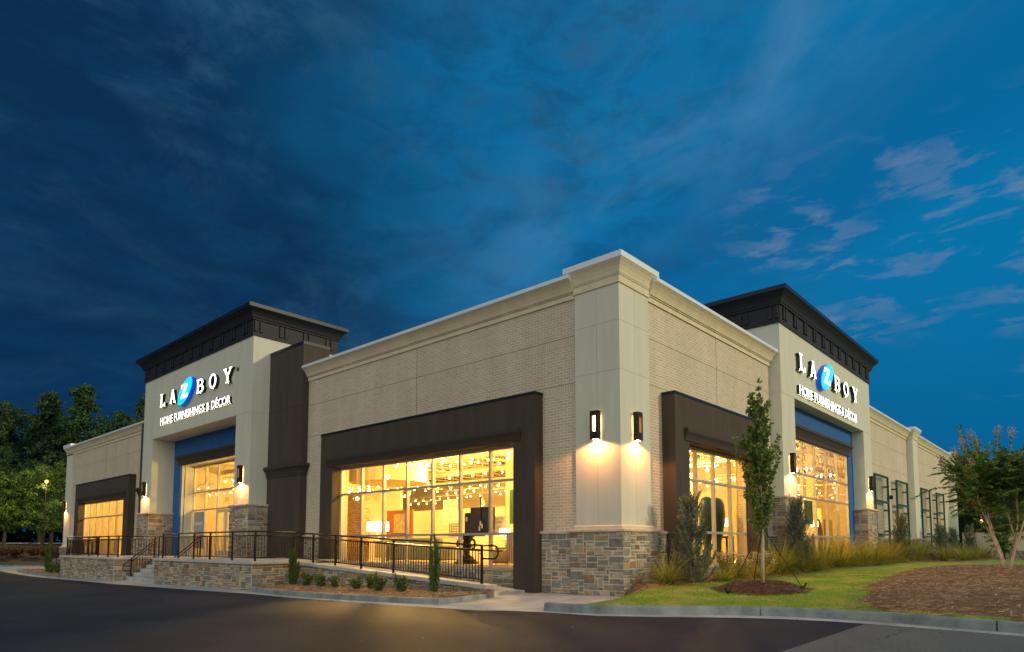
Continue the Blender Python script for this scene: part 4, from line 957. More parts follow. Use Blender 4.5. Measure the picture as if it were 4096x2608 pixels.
def sign(name,label,fr,ofs,ub,zb):
    S=thing(name,label,'sign',fr(ub,ofs,zb))
    loc=Vector(S.location)
    def T(u,o,z): return tuple(Vector(fr(ub+u,ofs+o,zb+z))-loc)
    def letter(ch,u,w,h,z,depth=.14,mf=facew,ms=sideg,o0=.02,nm='letter'):
        sp=[[(a,b*h) for a,b in P] for P in GL[ch]]; mw=max(a for a,b in GL[ch][0]); sp=[[(a*w/mw,b) for a,b in P] for P in sp]
        vs,fs=glyph(sp,depth/2); m=MB(); m.add([T(u+a,o0+depth/2+c,z+b) for a,b,c in vs],fs); Lr=m.build(nm,ms,S)
        vs,fs=glyph(sp,.004); m=MB(); m.add([T(u+a,o0+depth+.006+c,z+b) for a,b,c in vs],fs); m.build('letter_face',mf,Lr)
        if ch!='Z':
            m=MB()
            for k in ((.15,.85) if ch in 'LA' else (.5,)): 
                c=T(u+w*k,o0+.10,z-.02); m.sphere(c,.014,5)
            m.build('drain_light',weep,Lr)
    letter('L',0,.66,.69,.97); letter('A',1.34,.72,.69,.97); letter('B',4.67,.80,.69,.97); letter('O',6.09,.76,.69,.97); letter('Y',7.60,.86,.69,.97)
    a,b,c=.88,.655,.33; k=math.sqrt(b*b-(c/a)**2)
    E=[(a*math.cos(t),(c/a)*math.cos(t)+k*math.sin(t)) for t in [2*math.pi*i/40 for i in range(40)]]
    vs,fs=glyph([E],.10); m=MB(); m.add([T(3.40+p,.12+r,1.31+q) for p,q,r in vs],fs); Dk=m.build('oval_panel',sideb,S)
    vs,fs=glyph([[(p*.985,q*.985) for p,q in E]],.004); m=MB(); m.add([T(3.40+p,.226+r,1.31+q) for p,q,r in vs],fs); m.build('oval_face',facec,Dk)
    sp=[[(p*.74,q*.70) for p,q in P] for P in GL['Z']]; vs,fs=glyph(sp,.006); m=MB(); m.add([T(2.98+p,.24+r,.97+q) for p,q,r in vs],fs); m.build('letter_face',facew,Dk)
    # tagline, letter by letter
    body='HOME FURNISHINGS & D\u00c9COR'
    def letters(vs,fs):
        par=list(range(len(vs)))
        def find(a):
            while par[a]!=a: par[a]=par[par[a]]; a=par[a]
            return a
        for f in fs:
            for q in f[1:]: par[find(f[0])]=find(q)
        isl={}
        for f in fs: isl.setdefault(find(f[0]),[]).append(f)
        L=[]
        for F in isl.values():
            xs=[vs[i][0] for f in F for i in f]; L.append([min(xs),max(xs),F])
        L.sort(key=lambda t:t[0]); out=[]
        for a,b,F in L:
            if out and a<out[-1][1]-.02*(b-a): out[-1][1]=max(out[-1][1],b); out[-1][2]+=F
            else: out.append([a,b,list(F)])
        res=[]
        for a,b,F in out:
            ids=sorted({i for f in F for i in f}); mp={i:k for k,i in enumerate(ids)}; res.append(([vs[i] for i in ids],[tuple(mp[i] for i in f) for f in F]))
        return res
    vs,fs=text_mb(body,.535,.05,.0,1.0); mw=max(v[0] for v in vs); sc=8.30/mw
    A=letters(vs,fs); vs,fs=text_mb(body,.535,.003,.002,1.0); Bf=letters(vs,fs)
    for i,(v,f) in enumerate(A):
        m=MB(); m.add([T(p[0]*sc,.07+p[2],p[1]) for p in v],f); Lr=m.build('tagline_letter',sideg,S)
        if i<len(Bf):
            v,f=Bf[i]; m=MB(); m.add([T(p[0]*sc,.127+p[2],p[1]) for p in v],f); m.build('letter_face',facew,Lr)
    Tg=S
    m=MB(); 
    for i in range(46): 
        if i in(9,33,37): continue
        m.sphere(T(.06+i*8.2/45,.1,-.03),.012,5)
    m.build('drain_light',weep,Tg)
    if fr is FL:
        m=MB(); put_text(m,'R',.13,lambda u,o,z:T(u,o,z),8.70,.03,1.46,.01,.003); sp=[arc(8.745,1.505,.10,.10,0,345,23),arc(8.745,1.505,.082,.082,0,345,23)]; vs,fs=glyph(sp,.01); m.add([T(p,.03+r,q) for p,q,r in vs],fs); m.build('registered_mark',sideg,S)
sign('store_sign','white lit LA Z BOY letters with cyan oval on the left entrance tower',FL,1.05,-28.28,7.67)
sign('store_sign','white lit LA Z BOY letters with cyan oval on the right-hand tower',FR,.354,12.46,7.28)
# ---------------------------------------------------------------- wall sconces
sl=emit('sconce_glow',(1,.58,.20),14); sl2=emit('sconce_lens_glow',(1,.70,.36),40)
def sconce(fr,u,o,z,label,e=165):
    S=thing('wall_sconce',label,'wall lamp',fr(u,o,z),'tall bronze sconces on the pillars'); loc=Vector(S.location)
    def T(a,b,c): return tuple(Vector(fr(u+a,o+b,z+c))-loc)
    m=MB(); w=.125; d0=.03; d1=.18; h=.77
    def bx(a0,a1,b0,b1,c0,c1):
        p=T(a0,b0,c0);q=T(a1,b1,c1); m.box(*[min(p[i],q[i]) for i in range(3)],*[max(p[i],q[i]) for i in range(3)])
    s=.058 # slot half width
    bx(-w,-s,d1-.012,d1,0,h); bx(s,w,d1-.012,d1,0,h); bx(-s,s,d1-.012,d1,0,.215); bx(-s,s,d1-.012,d1,.64,h)
    bx(-w,-w+.012,d0,d1-.012,0,h); bx(w-.012,w,d0,d1-.012,0,h); bx(-w+.012,w-.012,d0,d1-.012,h-.012,h)
    bx(-.06,.06,0,d0,.15,.60)
    B=m.build('housing',fixt,S,bevel=.003)
    m=MB(); bx2=m; p=T(-w+.02,d0+.01,.22);q=T(w-.02,d0+.02,.66); m.box(*[min(p[i],q[i]) for i in range(3)],*[max(p[i],q[i]) for i in range(3)]); m.build('reflector',sl,S)
    m=MB(); p=T(-.09,d0+.02,.012);q=T(.09,d1-.03,.02); m.box(*[min(p[i],q[i]) for i in range(3)],*[max(p[i],q[i]) for i in range(3)]); m.build('lens',sl2,S)
    l=bpy.data.lights.new('sconce_lamp','SPOT'); l.energy=e; l.color=(1,.37,.09); l.spot_size=R_(160); l.spot_blend=.25; l.shadow_soft_size=.035
    lo=bpy.data.objects.new('sconce_lamp',l); COL.objects.link(lo); lo.parent=S; lo.location=T(0,.20,-.01)
    return S
sconce(FL,-.72,0,4.03,'bronze slotted sconce on the left face of the near corner pillar')
sconce(FR,.70,0,4.0,'bronze slotted sconce on the right face of the near corner pillar')
sconce(FL,-18.85,1.05,3.95,'bronze sconce on the right pier of the left entrance tower')
sconce(FL,-30.35,1.05,3.95,'bronze sconce on the left pier of the left entrance tower')
sconce(FL,-50.1,0,3.8,'small bronze sconce on the far left end pillar')
sconce(FR,11.5,.354,4.0,'bronze sconce on the near pier of the right tower')
sconce(FR,23.1,.354,4.0,'bronze sconce on the far pier of the right tower')
# ---------------------------------------------------------------- platforms, ramp, steps
def slabcap(m,fr,u0,u1,o0,o1,z,h=.10): m.fb(fr,u0,u1,o0,o1,z-h,z)
def platform(x0,x1,y0,z,zb,label):
    P=thing('stone_platform',label,'platform'); s=MB(); mo=MB(); c=MB()
    stones(FL,x0,x1,-y0,zb,z-.10,s,None,seed=60); stones(lambda u,o,zz:(x1+o,u,zz),y0,-2.15,0,zb,z-.10,s,None,seed=61); stones(lambda u,o,zz:(x0-o,u,zz),y0,-2.15,0,zb,z-.10,s,None,seed=62)
    mo.box(x0-.02,y0-.02,zb-.1,x1+.02,-.3,z-.1); mo.build('core',mort,P); s.build('stone_facing',stone,P,colors=True)
    c.box(x0-.09,y0-.09,z-.10,x1+.09,-2.1,z); c.build('coping',capst,P,bevel=.008); f=MB(); f.box(x0-.05,-2.098,z-.05,x1+.05,-.34,z-.004); f.build('deck',conc,P); return P
platform(-20.15,-11.75,-4.0,.69,-.45,'right stone-faced entrance platform beside the ramp, with concrete coping')
platform(-33.95,-25.25,-4.0,.645,-.62,'left stone-faced entrance platform at the far side of the steps')
# landing behind the steps and entrance floor
m=MB(); m.box(-25.16,-2.098,-.5,-20.24,-.34,.64); m.box(-29.55,-.338,-.5,-19.65,1.3,.66); m.box(-45,-2.0,-.8,-34.05,-.34,.3)
o=m.build('landing',conc); struct(o)
# ramp
def ramp_z(x): return .67+(.205-.67)*(x+12.4)/(12.4-2.6) if x>-12.4 else .67
P=thing('access_ramp','long concrete ramp with stone side wall sloping down to the pavement','ramp')
s=MB();mo=MB(); stones(FL,-12.4,-2.68,2.24,-.30,.58,s,mo,zt=lambda u:ramp_z(u)-.10,seed=70); stones(lambda u,o,z:(-2.68+o,u,z),-2.28,-1.95,0,-.15,.09,s,None,seed=71)
mo.box(-3.2,-2.24,-.3,-2.685,-1.95,.08)
mo.build('side_wall',mort,P); s.build('stone_facing',stone,P,colors=True)
m=MB(); n=10
for i in range(n):
    a=-12.4+9.8*i/n; b=-12.4+9.8*(i+1)/n
    m.hexa([(a,-2.34,ramp_z(a)-.10),(b,-2.34,ramp_z(b)-.10),(b,-1.90,ramp_z(b)-.10),(a,-1.90,ramp_z(a)-.10),(a,-2.34,ramp_z(a)),(b,-2.34,ramp_z(b)),(b,-1.90,ramp_z(b)),(a,-1.90,ramp_z(a))])
m.build('coping',capst,P)
m=MB(); m.hexa([(-12.5,-1.90,-.4),(-3.0,-1.90,-.4),(-3.0,-.34,-.4),(-12.5,-.34,-.4),(-12.5,-1.90,.62),(-3.0,-1.90,-.04),(-3.0,-.34,-.04),(-12.5,-.34,.62)]); m.build('walkway',conc,P)
P=thing('access_ramp','far ramp sloping down from the left platform to the far pavement','ramp')
m=MB(); m.hexa([(-46,-2.3,-.8),(-34.05,-2.3,-.8),(-34.05,-2.0,-.8),(-46,-2.0,-.8),(-46,-2.3,-.42),(-34.05,-2.3,.62),(-34.05,-2.0,.62),(-46,-2.0,-.42)]); m.build('side_wall',capst,P)
m=MB(); m.hexa([(-46,-2.0,-.8),(-34.05,-2.0,-.8),(-34.05,-.34,-.8),(-46,-.34,-.8),(-46,-2.0,-.5),(-34.05,-2.0,.58),(-34.05,-.34,.58),(-46,-.34,-.5)]); m.build('walkway',conc,P)
# steps
P=thing('entrance_steps','concrete steps climbing between the two stone platforms','steps')
nst=6; z0=gz(-22,0)-.02
for i in range(nst-1):
    m=MB(); h=(.64-z0)/nst; m.box(-25.14,-3.5+.28*i,z0-.1,-20.26,-2.1,z0+h*(i+1)-.002*i) if False else m.box(-25.14,-3.5+.28*i,z0+h*i-(.1 if i==0 else 0),-20.26,-2.102,z0+h*(i+1)-.003)
    m.build('step',conc,P,bevel=.012)
# ---------------------------------------------------------------- railings
def railing(label,pts,posts,bal=.115,loop_end=False,H=1.0,name='metal_railing'):
    """pts: list of (x,y,z) nodes, straight runs; posts: list of positions as (segment,t)"""
    P=thing(name,label,'railing',pts[0]); L0=Vector(pts[0]); V=[Vector(p)-L0 for p in pts]
    for h,r,nm in((H,.026,'top_rail'),(H*.86,.020,'middle_rail'),(.11,.018,'bottom_rail')):
        m=MB(); m.path([v+Vector((0,0,h)) for v in V],r,8); m.build(nm,railm,P,smooth=True)
    m=MB(); m.box(-.026,-.026,0,.026,.026,H-.01); pm=None
    for (s,t) in posts:
        p=V[s].lerp(V[s+1],t)
        if pm is None: pm=m.build('post',railm,P); pm.location=p
        else: c=pm.copy(); COL.objects.link(c); c.parent=P; c.location=p
    b=MB(); b.box(-.0085,-.0085,.11,.0085,.0085,H*.86); bm_=None
    for i in range(len(V)-1):
        d=(V[i+1]-V[i]); n=int(math.hypot(d.x,d.y)/bal)
        for k in range(1,n):
            p=V[i].lerp(V[i+1],k/n)
            if any((V[s].lerp(V[s+1],t)-p).length<.05 for s,t in posts): continue
            if bm_ is None: bm_=b.build('baluster',railm,P); bm_.location=p
            else: c=bm_.copy(); COL.objects.link(c); c.parent=P; c.location=p
    # inner handrail on small brackets
    return P,V
yr=-2.12
P,V=railing('long bronze railing sloping down along the ramp, with a rounded end',[(-12.35,yr,.67),(-2.95,yr,.222)],[(0,.0),(0,.13),(0,.275),(0,.43),(0,.605),(0,1)])
e=V[1]; a=[]
for k in range(9): t=R_(90-180*k/8); a.append(e+Vector((.42+.17*math.cos(t),0,.83+.17*math.sin(t))))
m=MB(); m.path([e+Vector((0,0,1.0))]+a+[e+Vector((0,0,.66))],.026,8); m.build('end_loop',railm,P,smooth=True)
m=MB(); m.path([V[0]+Vector((0,.12,.86)),e+Vector((.35,.12,.86)),e+Vector((.62,.12,.86))],.019,8)
for t in(.13,.275,.43,.605,.99): q=V[0].lerp(V[1],t); m.tube(q+Vector((0,0,.78)),q+Vector((0,.12,.78)),.01,n=6); m.tube(q+Vector((0,.12,.78)),q+Vector((0,.12,.86)),.01,n=6)
m.build('handrail',railm,P,smooth=True)
railing('bronze railing around the front and side of the right stone platform',[(-19.95,-3.8,.69),(-11.95,-3.8,.69),(-12.3,yr-.02,.68)],[(0,0),(0,.2),(0,.385),(0,.565),(0,.79),(0,1),(1,.95)])
P,V=railing('far ramp railing with warm lit top rail left of the left platform',[(-34.3,-2.15,.62),(-45.6,-2.15,-.42)],[(0,0),(0,.25),(0,.5),(0,.75),(0,1)],.16)
e=V[1]; m=MB(); m.path([e+Vector((0,0,1)),e+Vector((-.4,0,.96)),e+Vector((-.5,0,.8)),e+Vector((-.4,0,.62)),e+Vector((0,0,.6))],.026,8); m.build('end_loop',railm,P,smooth=True)
railing('bronze railing around the front of the left stone platform',[(-25.4,-2.2,.645),(-25.4,-3.8,.645),(-33.75,-3.8,.645),(-33.75,-2.2,.645)],[(0,0),(1,0),(1,.17),(1,.35),(1,.54),(1,.76),(1,1),(2,.9)])
def stair_rail(x,label):
    a=(x,-3.32,-.40); b=(x,-2.12,.645)
    P,V=railing(label,[a,b],[(0,0),(0,1)],.115,H=.98)
    e=V[0]; d=(V[1]-V[0]).normalized(); m=MB(); m.path([e+Vector((0,0,.98)),e-d*.22+Vector((0,0,.98)),e+Vector((0,-.34,.70)),e+Vector((0,-.36,.50)),e+Vector((0,-.28,.42)),e+Vector((0,0,.42))],.024,8); m.build('end_loop',railm,P,smooth=True)
    m=MB(); m.path([V[1]+Vector((0,0,.98)),V[1]+Vector((0,.3,.98)),V[1]+Vector((0,.3,0))],.024,8); m.build('top_return',railm,P,smooth=True)
stair_rail(-25.08,'sloping bronze stair handrail on the left side of the entrance steps')
stair_rail(-20.32,'sloping bronze stair handrail on the right side of the entrance steps, behind platform railing')
# ---------------------------------------------------------------- trellises on the right wall
def trellis(y0,y1,label):
    P=thing('wall_trellis',label,'trellis',(.2,y0,0),'green steel trellises on the right wall'); w=y1-y0; zb,zt=.3,5.12
    m=MB(); t=.05
    m.box(-t,0,zb,t,2*t,zt); m.box(-t,w-2*t,zb,t,w,zt)
    for z in(zt-2*t,3.58,1.75,zb): m.box(-t+.003,2*t,z,t-.003,w-2*t,z+2*t)
    m.build('steel_frame',green,P)
    m=MB()
    z=zb+.1
    while z<zt-.08: m.box(-.008,.07,z,.008,w-.07,z+.014); z+=.075
    m.build('wire_mesh',mat('mesh_%d'%int(y0),(.06,.14,.12),.5),P)
    for z in(4.55,3.2,2.0):
        for yy,d in((.03,-.12),(w-.03,-.12)): b=MB(); b.box(-.26,yy-.05,z-.05,t,yy+.05,z+.05); b.build('wall_bracket',green,P)
trellis(24.9,27.9,'nearest green steel trellis on the brick wall, beside the right tower pier')
trellis(30.0,33.0,'second green steel trellis, just before the first pilaster')
trellis(37.3,40.3,'third green steel trellis, just beyond the first pilaster')
trellis(42.8,45.9,'farthest green steel trellis, toward the far end pillar')
t=thing('wall_floodlight','small dark floodlight between the two nearest trellises','wall lamp',(-.06,28.9,4.0)); m=MB(); m.box(0,-.1,-.1,.28,.1,.12); m.build('housing',fixt,t,bevel=.02); m=MB(); m.box(.0,-.15,-.16,.03,.15,.16); m.build('back_plate',fixt,t)
# enclosure wall at the far right
m=MB(); m.box(-.3,58.0,-.1,4.6,58.3,2.36); ew=thing('enclosure_wall','low pale brick enclosure wall beyond the lawn at the far right','wall'); m.box(4.3,45,-.1,4.6,58,2.36) if False else None
m.build('brick_wall',brk,ew); m=MB(); m.box(-.35,57.95,2.362,4.65,58.35,2.46); m.build('dark_coping',darkcap,ew)
m=MB(); m.box(3.4,43.3,-.1,12,43.6,1.95); ew=thing('enclosure_wall','nearer pale brick enclosure wall behind the flowering tree','wall'); m.build('brick_wall',brk,ew); m=MB(); m.box(3.35,43.25,1.952,12.05,43.65,2.04); m.build('coping',capst,ew)
s=MB(); stones(FL,3.4,12,-43.29,-.1,.85,s,None,seed=80); s.build('stone_base',stone,ew,colors=True)
# ---------------------------------------------------------------- plants
def leafquad(m,p,d,l,w,c,curl=.25):
    d=d.normalized(); s=d.cross(Vector((random.uniform(-1,1),random.uniform(-1,1),random.uniform(-.3,1)))).normalized(); n=d.cross(s)
    m.add([p,p+d*l*.5+s*w*.5+n*l*.05,p+d*l-n*l*curl*.3,p+d*l*.5-s*w*.5+n*l*.05],[(0,1,2,3)],c)
def rv(): 
    while 1:
        v=Vector((random.uniform(-1,1),random.uniform(-1,1),random.uniform(-1,1)))
        if .1<v.length<1: return v.normalized()
def jit(c,k=.3):
    f=random.uniform(1-k,1+k); return (c[0]*f*random.uniform(.85,1.2),c[1]*f,c[2]*f*random.uniform(.8,1.2))
# columnar young tree
def young_tree(loc):
    T=thing('young_tree','slim upright young tree staked in a mulch ring on the lawn','tree',loc)
    tr=MB(); H=4.35
    tp=[(0,0,-.05),(.01,0,.5),(.03,.01,1.0),(.02,0,2.0),(0,.02,3.0),(-.02,0,4.0)]
    tr.path(tp,[.045,.036,.032,.024,.015,.005],8); tr.build('trunk',barkp,T,smooth=True)
    lf=MB(); br=MB()
    G=[(.10,.19,.03),(.14,.23,.04),(.07,.14,.025),(.19,.27,.05),(.26,.24,.05)]
    def shoot(p,d,L,n,r=.008,up=.5,den=1.0,ls=.10):
        pts=[Vector(p)]; q=Vector(p); d=Vector(d).normalized()
        for i in range(n):
            d=(d+Vector((0,0,up*.12))+rv()*.10).normalized(); q=q+d*L/n; pts.append(q.copy())
        br.path(pts,[r*(1-.8*i/n) for i in range(n+1)],5)
        for i in range(n):
            k=int(L/n*46*den)+1
            for _ in range(k):
                b=pts[i].lerp(pts[i+1],random.random()); ld=(rv()+d*.6); leafquad(lf,b,ld,random.uniform(.6,1.15)*ls,random.uniform(.5,.75)*ls,jit(random.choice(G)))
        return pts
    for k in range(74):
        z=.85+3.1*random.random()**.85; a=random.uniform(0,6.283); w=.30
        L=random.uniform(.5,.85)*(1-.45*smooth(2.3,4.0,z))
        pts=shoot((0,0,z),(math.cos(a)*.50,math.sin(a)*.50,1.0),L,6)
        for s in range(3):
            q=pts[random.randint(2,5)]; b=a+random.uniform(-1,1); shoot(q,(math.cos(b)*.65,math.sin(b)*.65,1),L*.40,4,.004)
    shoot((0,0,3.9),(-.05,0,1),.75,6,.007,den=1.3)
    for sx,z,L in((-1,2.35,1.0),(1,2.2,1.05),(-1,2.0,.7),(1,2.5,.8)):
        dr=Vector((.743,.669,0))*sx
        pts=shoot((0,0,z),dr*1.0+Vector((0,0,.35)),L*.75,6,.008,1.6,.9)
        shoot(pts[-1],dr*.1+Vector((0,0,1)),L*.55,5,.006,1,.9)
    br.build('branches',barkp,T,smooth=True); lf.build('crown',leafm,T,colors=True,recalc=False)
    return T
young_tree((3.45,.36,.36))
# stakes and guy wires
t=thing('tree_stakes','three black stakes with guy straps bracing the slim young tree','stake',(3.45,.36,.3)); blk=mat('black_strap',(.01,.01,.012),.6)
L0=Vector((3.45,.36,.3))
for gx,gy,top in((3.03,-.48,(3.44,.34,1.55)),(4.08,1.02,(3.48,.38,1.62)),(2.95,1.05,(3.44,.38,1.5))):
    g=Vector((gx,gy,lawn_z(gx,gy)+.02)); T_=Vector(top)
    m=MB(); m.tube(g-L0+Vector((0,0,.02)),T_-L0,.011,n=5); m.build('strap',blk,t)
    dd=(g-T_); dd.z=0; dd.normalize(); m=MB(); m.tube(g-L0+Vector((0,0,-.06)),g-L0+dd*.10+Vector((0,0,.12)),.022,n=6); m.tube(g-L0+Vector((-.05,0,.02)),g-L0+Vector((.05,0,.05)),.02,n=6); m.build('stake',blk,t)
# crape myrtle
def crape(loc):
    T=thing('crape_myrtle','multi-trunked tree with pale bark and faded pink flower heads at the right edge','tree',loc)
    tr=MB(); lf=MB(); fl=MB(); G=[(.085,.21,.03),(.12,.27,.035),(.17,.26,.04),(.06,.15,.02),(.24,.23,.05)]
    RT=Vector((.743,.669,0)); FW=Vector((-.669,.743,0))
    tips=[]
    def limb(p,d,L,r,lev):
        pts=[Vector(p)]; rs=[r]; n=6; d=Vector(d).normalized(); q=Vector(p)
        for i in range(n): d=(d+rv()*.09+Vector((0,0,.05))).normalized(); q=q+d*L/n; pts.append(q.copy()); rs.append(r*(1-.45*(i+1)/n))
        tr.path(pts,rs,7 if lev<2 else 5)
        if lev>=1: tips.append((pts[3],(d+rv()*.9).normalized()))
        if lev<3:
            for k in range(3):
                a=random.uniform(0,6.28); nd=(d+Vector((math.cos(a),math.sin(a),.35))*random.uniform(.22,.58)).normalized(); limb(pts[-1 if k<2 else 4],nd,L*random.uniform(.55,.75),r*.5,lev+1)
        else: tips.append((pts[-1],d)); tips.append((pts[3],(d+rv()*.6).normalized()))
    for sx,sy,L in((-.26,.05,1.55),(-.05,.2,1.75),(.10,-.1,1.7),(.28,.1,1.6)):
        limb(RT*sx*.25+FW*sy*.2,RT*sx+FW*sy+Vector((0,0,1)),L,.042,0)
    def shoot(p,d,L,droop=.0,ls=.11):
        pts=[p]; q=p.copy(); n=7
        for i in range(n): d=(d+Vector((0,0,-droop*.1))+rv()*.05).normalized(); q=q+d*L/n; pts.append(q.copy())
        tr.path(pts,[.007*(1-.8*i/n) for i in range(n+1)],4)
        side=d.cross(Vector((0,0,1))).normalized()
        for i in range(n):
            for k in range(3):
                b=pts[i].lerp(pts[i+1],(k+.5)/3)
                for s in(-1,1): leafquad(lf,b,side*s+d*.5+Vector((0,0,random.uniform(-.2,.2))),ls*random.uniform(.8,1.2),ls*.55,jit(random.choice(G),.25))
        return pts
    for p,d in tips:
        for k in range(2):
            a=random.uniform(0,6.28); dd=(d*.5+Vector((math.cos(a),math.sin(a),random.uniform(-.6,1.1)))).normalized()
            e=shoot(p,dd,random.uniform(.45,.9),random.uniform(0,1.2))
            if random.random()<.045 : flower(fl,e[-1])
    def S(rx,fy,z,drx,dz,L,dr,ls=.15): return shoot(RT*rx+FW*fy+Vector((0,0,z)),(RT*drx+Vector((0,0,dz))).normalized(),L,dr,ls)
    S(-.9,0,3.3,-.45,1.2,1.6,-.3); S(-1.35,-.1,2.75,-1,.25,1.9,1.2); S(-1.5,-.2,3.2,-1,.35,1.1,.8); S(.3,0,3.6,.5,.6,1.2,.4); S(1.0,0,3.6,.4,.8,1.0,.0)
    for rx,z in((-1.45,4.15),(-1.7,3.85),(-1.95,3.65),(-1.15,4.4),(-.8,4.2),(.85,4.1),(.3,4.5),(-1.2,3.5),(-2.0,3.35),(-.3,4.55)):
        e=RT*rx+FW*random.uniform(-.4,.1)+Vector((0,0,z)); b=RT*(rx*.55)+Vector((0,0,z-.95)); d=(e-b); L=d.length
        p=shoot(b,d.normalized(),L,.0,.12)
        for k in range(2): flower(fl,p[-1]+Vector((0,0,.04+.12*k)))
    tr.build('trunk',barkp,T,smooth=True); lf.build('crown',leafm,T,colors=True,recalc=False); fl.build('flowers',leafm,T,colors=True,recalc=False)
    return T
def flower(m,p):
    for k in range(70):
        q=p+rv()*random.random()*.16; c=random.choice([(.48,.36,.34),(.40,.30,.26),(.55,.46,.42),(.30,.22,.16)]); leafquad(m,q,rv(),.035,.035,c)
crape((6.83,12.5,.36))
# junipers
def juniper(name='juniper'):
    T=thing(name,'x','shrub',(0,0,0),'upright blue-green junipers along the right wall'); tr=MB(); tr.path([(0,0,-.1),(0,0,1.6),(.02,0,2.2)],[.05,.025,.006],6); 
    lf=MB(); G=[(.19,.27,.19),(.14,.22,.15),(.24,.31,.20),(.09,.14,.085),(.28,.29,.14)]
    for k in range(300):
        z=.05+2.25*random.random()**1.15; a=random.uniform(0,6.283); R=.60*(1-z/2.75)**.8*smooth(-.5,.35,z)
        rr=R*random.uniform(.35,1.0); d=Vector((math.cos(a)*.55,math.sin(a)*.55,1.0+random.uniform(-.1,.6))).normalized()
        p0=Vector((math.cos(a)*rr*.3,math.sin(a)*rr*.3,max(0,z-rr*.6))); p1=Vector((math.cos(a)*rr,math.sin(a)*rr,z+rr*.2)); p2=p1+d*random.uniform(.12,.30)
        tr.path([p0,p1,p2],[.008,.005,.002],4); c0=random.choice(G)
        for j in range(42):
            t=random.random()**.7; b=p0.lerp(p1,t*1.6) if t<.6 else p1.lerp(p2,(t-.6)*2.6); dd=(d+rv()*.65).normalized()
            l=random.uniform(.04,.10); leafquad(lf,b,dd,l,l*.28,jit(c0,.2),.0)
    tr.build('stems',bark,T); lf.build('foliage',leafm,T,colors=True,recalc=False); return T
j=juniper(); JS=[((.95,1.98),.98,1.08,0,'tall broad juniper against the corner, left of the side showroom window',.22),((1.0,10.1),.98,.98,1.2,'sparse juniper in front of the near stone pier of the right tower',.55),((1.2,25.6),1.10,1.10,2.2,'yellowish juniper below the nearest green trellis',.25),((1.3,36.3),.95,1.15,3.1,'blue juniper below the third green trellis',.25),((1.3,41.3),.90,1.0,4.0,'narrow blue juniper below the farthest green trellis',.25),((2.0,43.9),1.0,1.0,5.0,'blue juniper standing clear of the far end of the wall',.25)]
for i,((x,y),sz,sw,r,lab,z) in enumerate(JS):
    o=j if i==0 else copy_tree(j); o.location=(x,y,z); o.rotation_euler=(0,0,r); o.scale=(sw,sw,sz); o['label']=lab
# ornamental grasses
def clump(seed,h=1.05,n=430):
    rnd=random.Random(seed); m=MB(); G=[(.27,.32,.03),(.42,.38,.035),(.15,.22,.03),(.60,.46,.08),(.48,.34,.05),(.10,.15,.02)]
    for k in range(n):
        a=rnd.uniform(0,6.283); r0=rnd.uniform(0,.16); L=h*rnd.uniform(.55,1.5); out=rnd.uniform(.3,1.5)
        p=Vector((math.cos(a)*r0,math.sin(a)*r0,0)); d=Vector((math.cos(a)*out*.5,math.sin(a)*out*.5,1)).normalized(); s=Vector((-math.sin(a),math.cos(a),0)); w=.0085; c=tuple(x*rnd.uniform(.6,1.35) for x in rnd.choice(G)); pr=None
        for i in range(5):
            ww=w*(1-i/4.6); v=[p-s*ww,p+s*ww]
            if pr: m.add([pr[0],pr[1],v[1],v[0]],[(0,1,2,3)],c)
            pr=v; d=(d+Vector((math.cos(a)*out*.28,math.sin(a)*out*.28,-.24*out))).normalized(); p=p+d*L/4
    return m
CL=[clump(s).build('grass_clump',leafm,colors=True,recalc=False) for s in(1,2,3)]
cp=[(.85,.75,.95)]; yy=2.2
rnd=random.Random(5)
cp+=[(1.35,3.0,.75),(1.2,4.3,.8),(1.45,5.4,.75),(1.1,6.6,.85)]
yy=7.6
while yy<34:
    cp.append((1.15+rnd.uniform(-.25,.3),yy,rnd.uniform(.70,1.18))); 
    if rnd.random()<.85: cp.append((.75+rnd.uniform(-.1,.2),yy+.4,rnd.uniform(.9,1.1)))
    yy+=rnd.uniform(.75,1.0)*(1 if yy<24 else 1.3)
for x,y in((2.6,29),(3.2,31),(3.4,33.5),(3.6,36),(2.2,34),(2.4,38),(3.5,39)): cp.append((x,y,.95))
for i,(x,y,s) in enumerate(cp):
    o=CL[i] if i<3 else CL[i%3].copy()
    if i>=3: COL.objects.link(o)
    o.location=(x,y,bed_z(x,y) if y<36 else .25); o.rotation_euler=(0,0,rnd.uniform(0,6)); o.scale=(s,s,s*(1.0 if y>7 else .82))
    lab='arching ornamental grass clump in the long bed along the right facade'
    if i==0: lab='low arching grass clump closest to the stone corner pillar base'
    tag(o,lab,'ornamental grass','ornamental grasses in the bed')
# flowering shrubs between
def shrub(nl,r,h,G,ls,name,parent_tag,stem=.012,up=.5,flowers=None,nst=16):
    T=thing(name,*parent_tag); tr=MB(); lf=MB()
    for k in range(nst):
        a=random.uniform(0,6.283); q=random.uniform(.2,1)*r; top=Vector((math.cos(a)*q,math.sin(a)*q,h*random.uniform(.65,1)*(1-.25*q/r))); b=Vector((math.cos(a)*q*.15,math.sin(a)*q*.15,-.04)); mid=b.lerp(top,.5)+Vector((math.cos(a)*q*.15,math.sin(a)*q*.15,0))
        tr.path([b,mid,top],[stem,stem*.7,stem*.3],5)
        for j in range(int(1.5*nl)//nst):
            t=random.uniform(.12,1.04); p=b.lerp(mid,t*2) if t<.5 else mid.lerp(top,t*2-1); d=(rv()+Vector((0,0,up))).normalized(); leafquad(lf,p+rv()*.02,d,ls*random.uniform(.7,1.2),ls*.6,jit(random.choice(G),.3))
        if flowers:
            for j in range(14): leafquad(lf,top+rv()*.06,rv(),.035,.035,random.choice(flowers))
    tr.build('stems',bark,T); lf.build('foliage',leafm,T,colors=True,recalc=False); return T
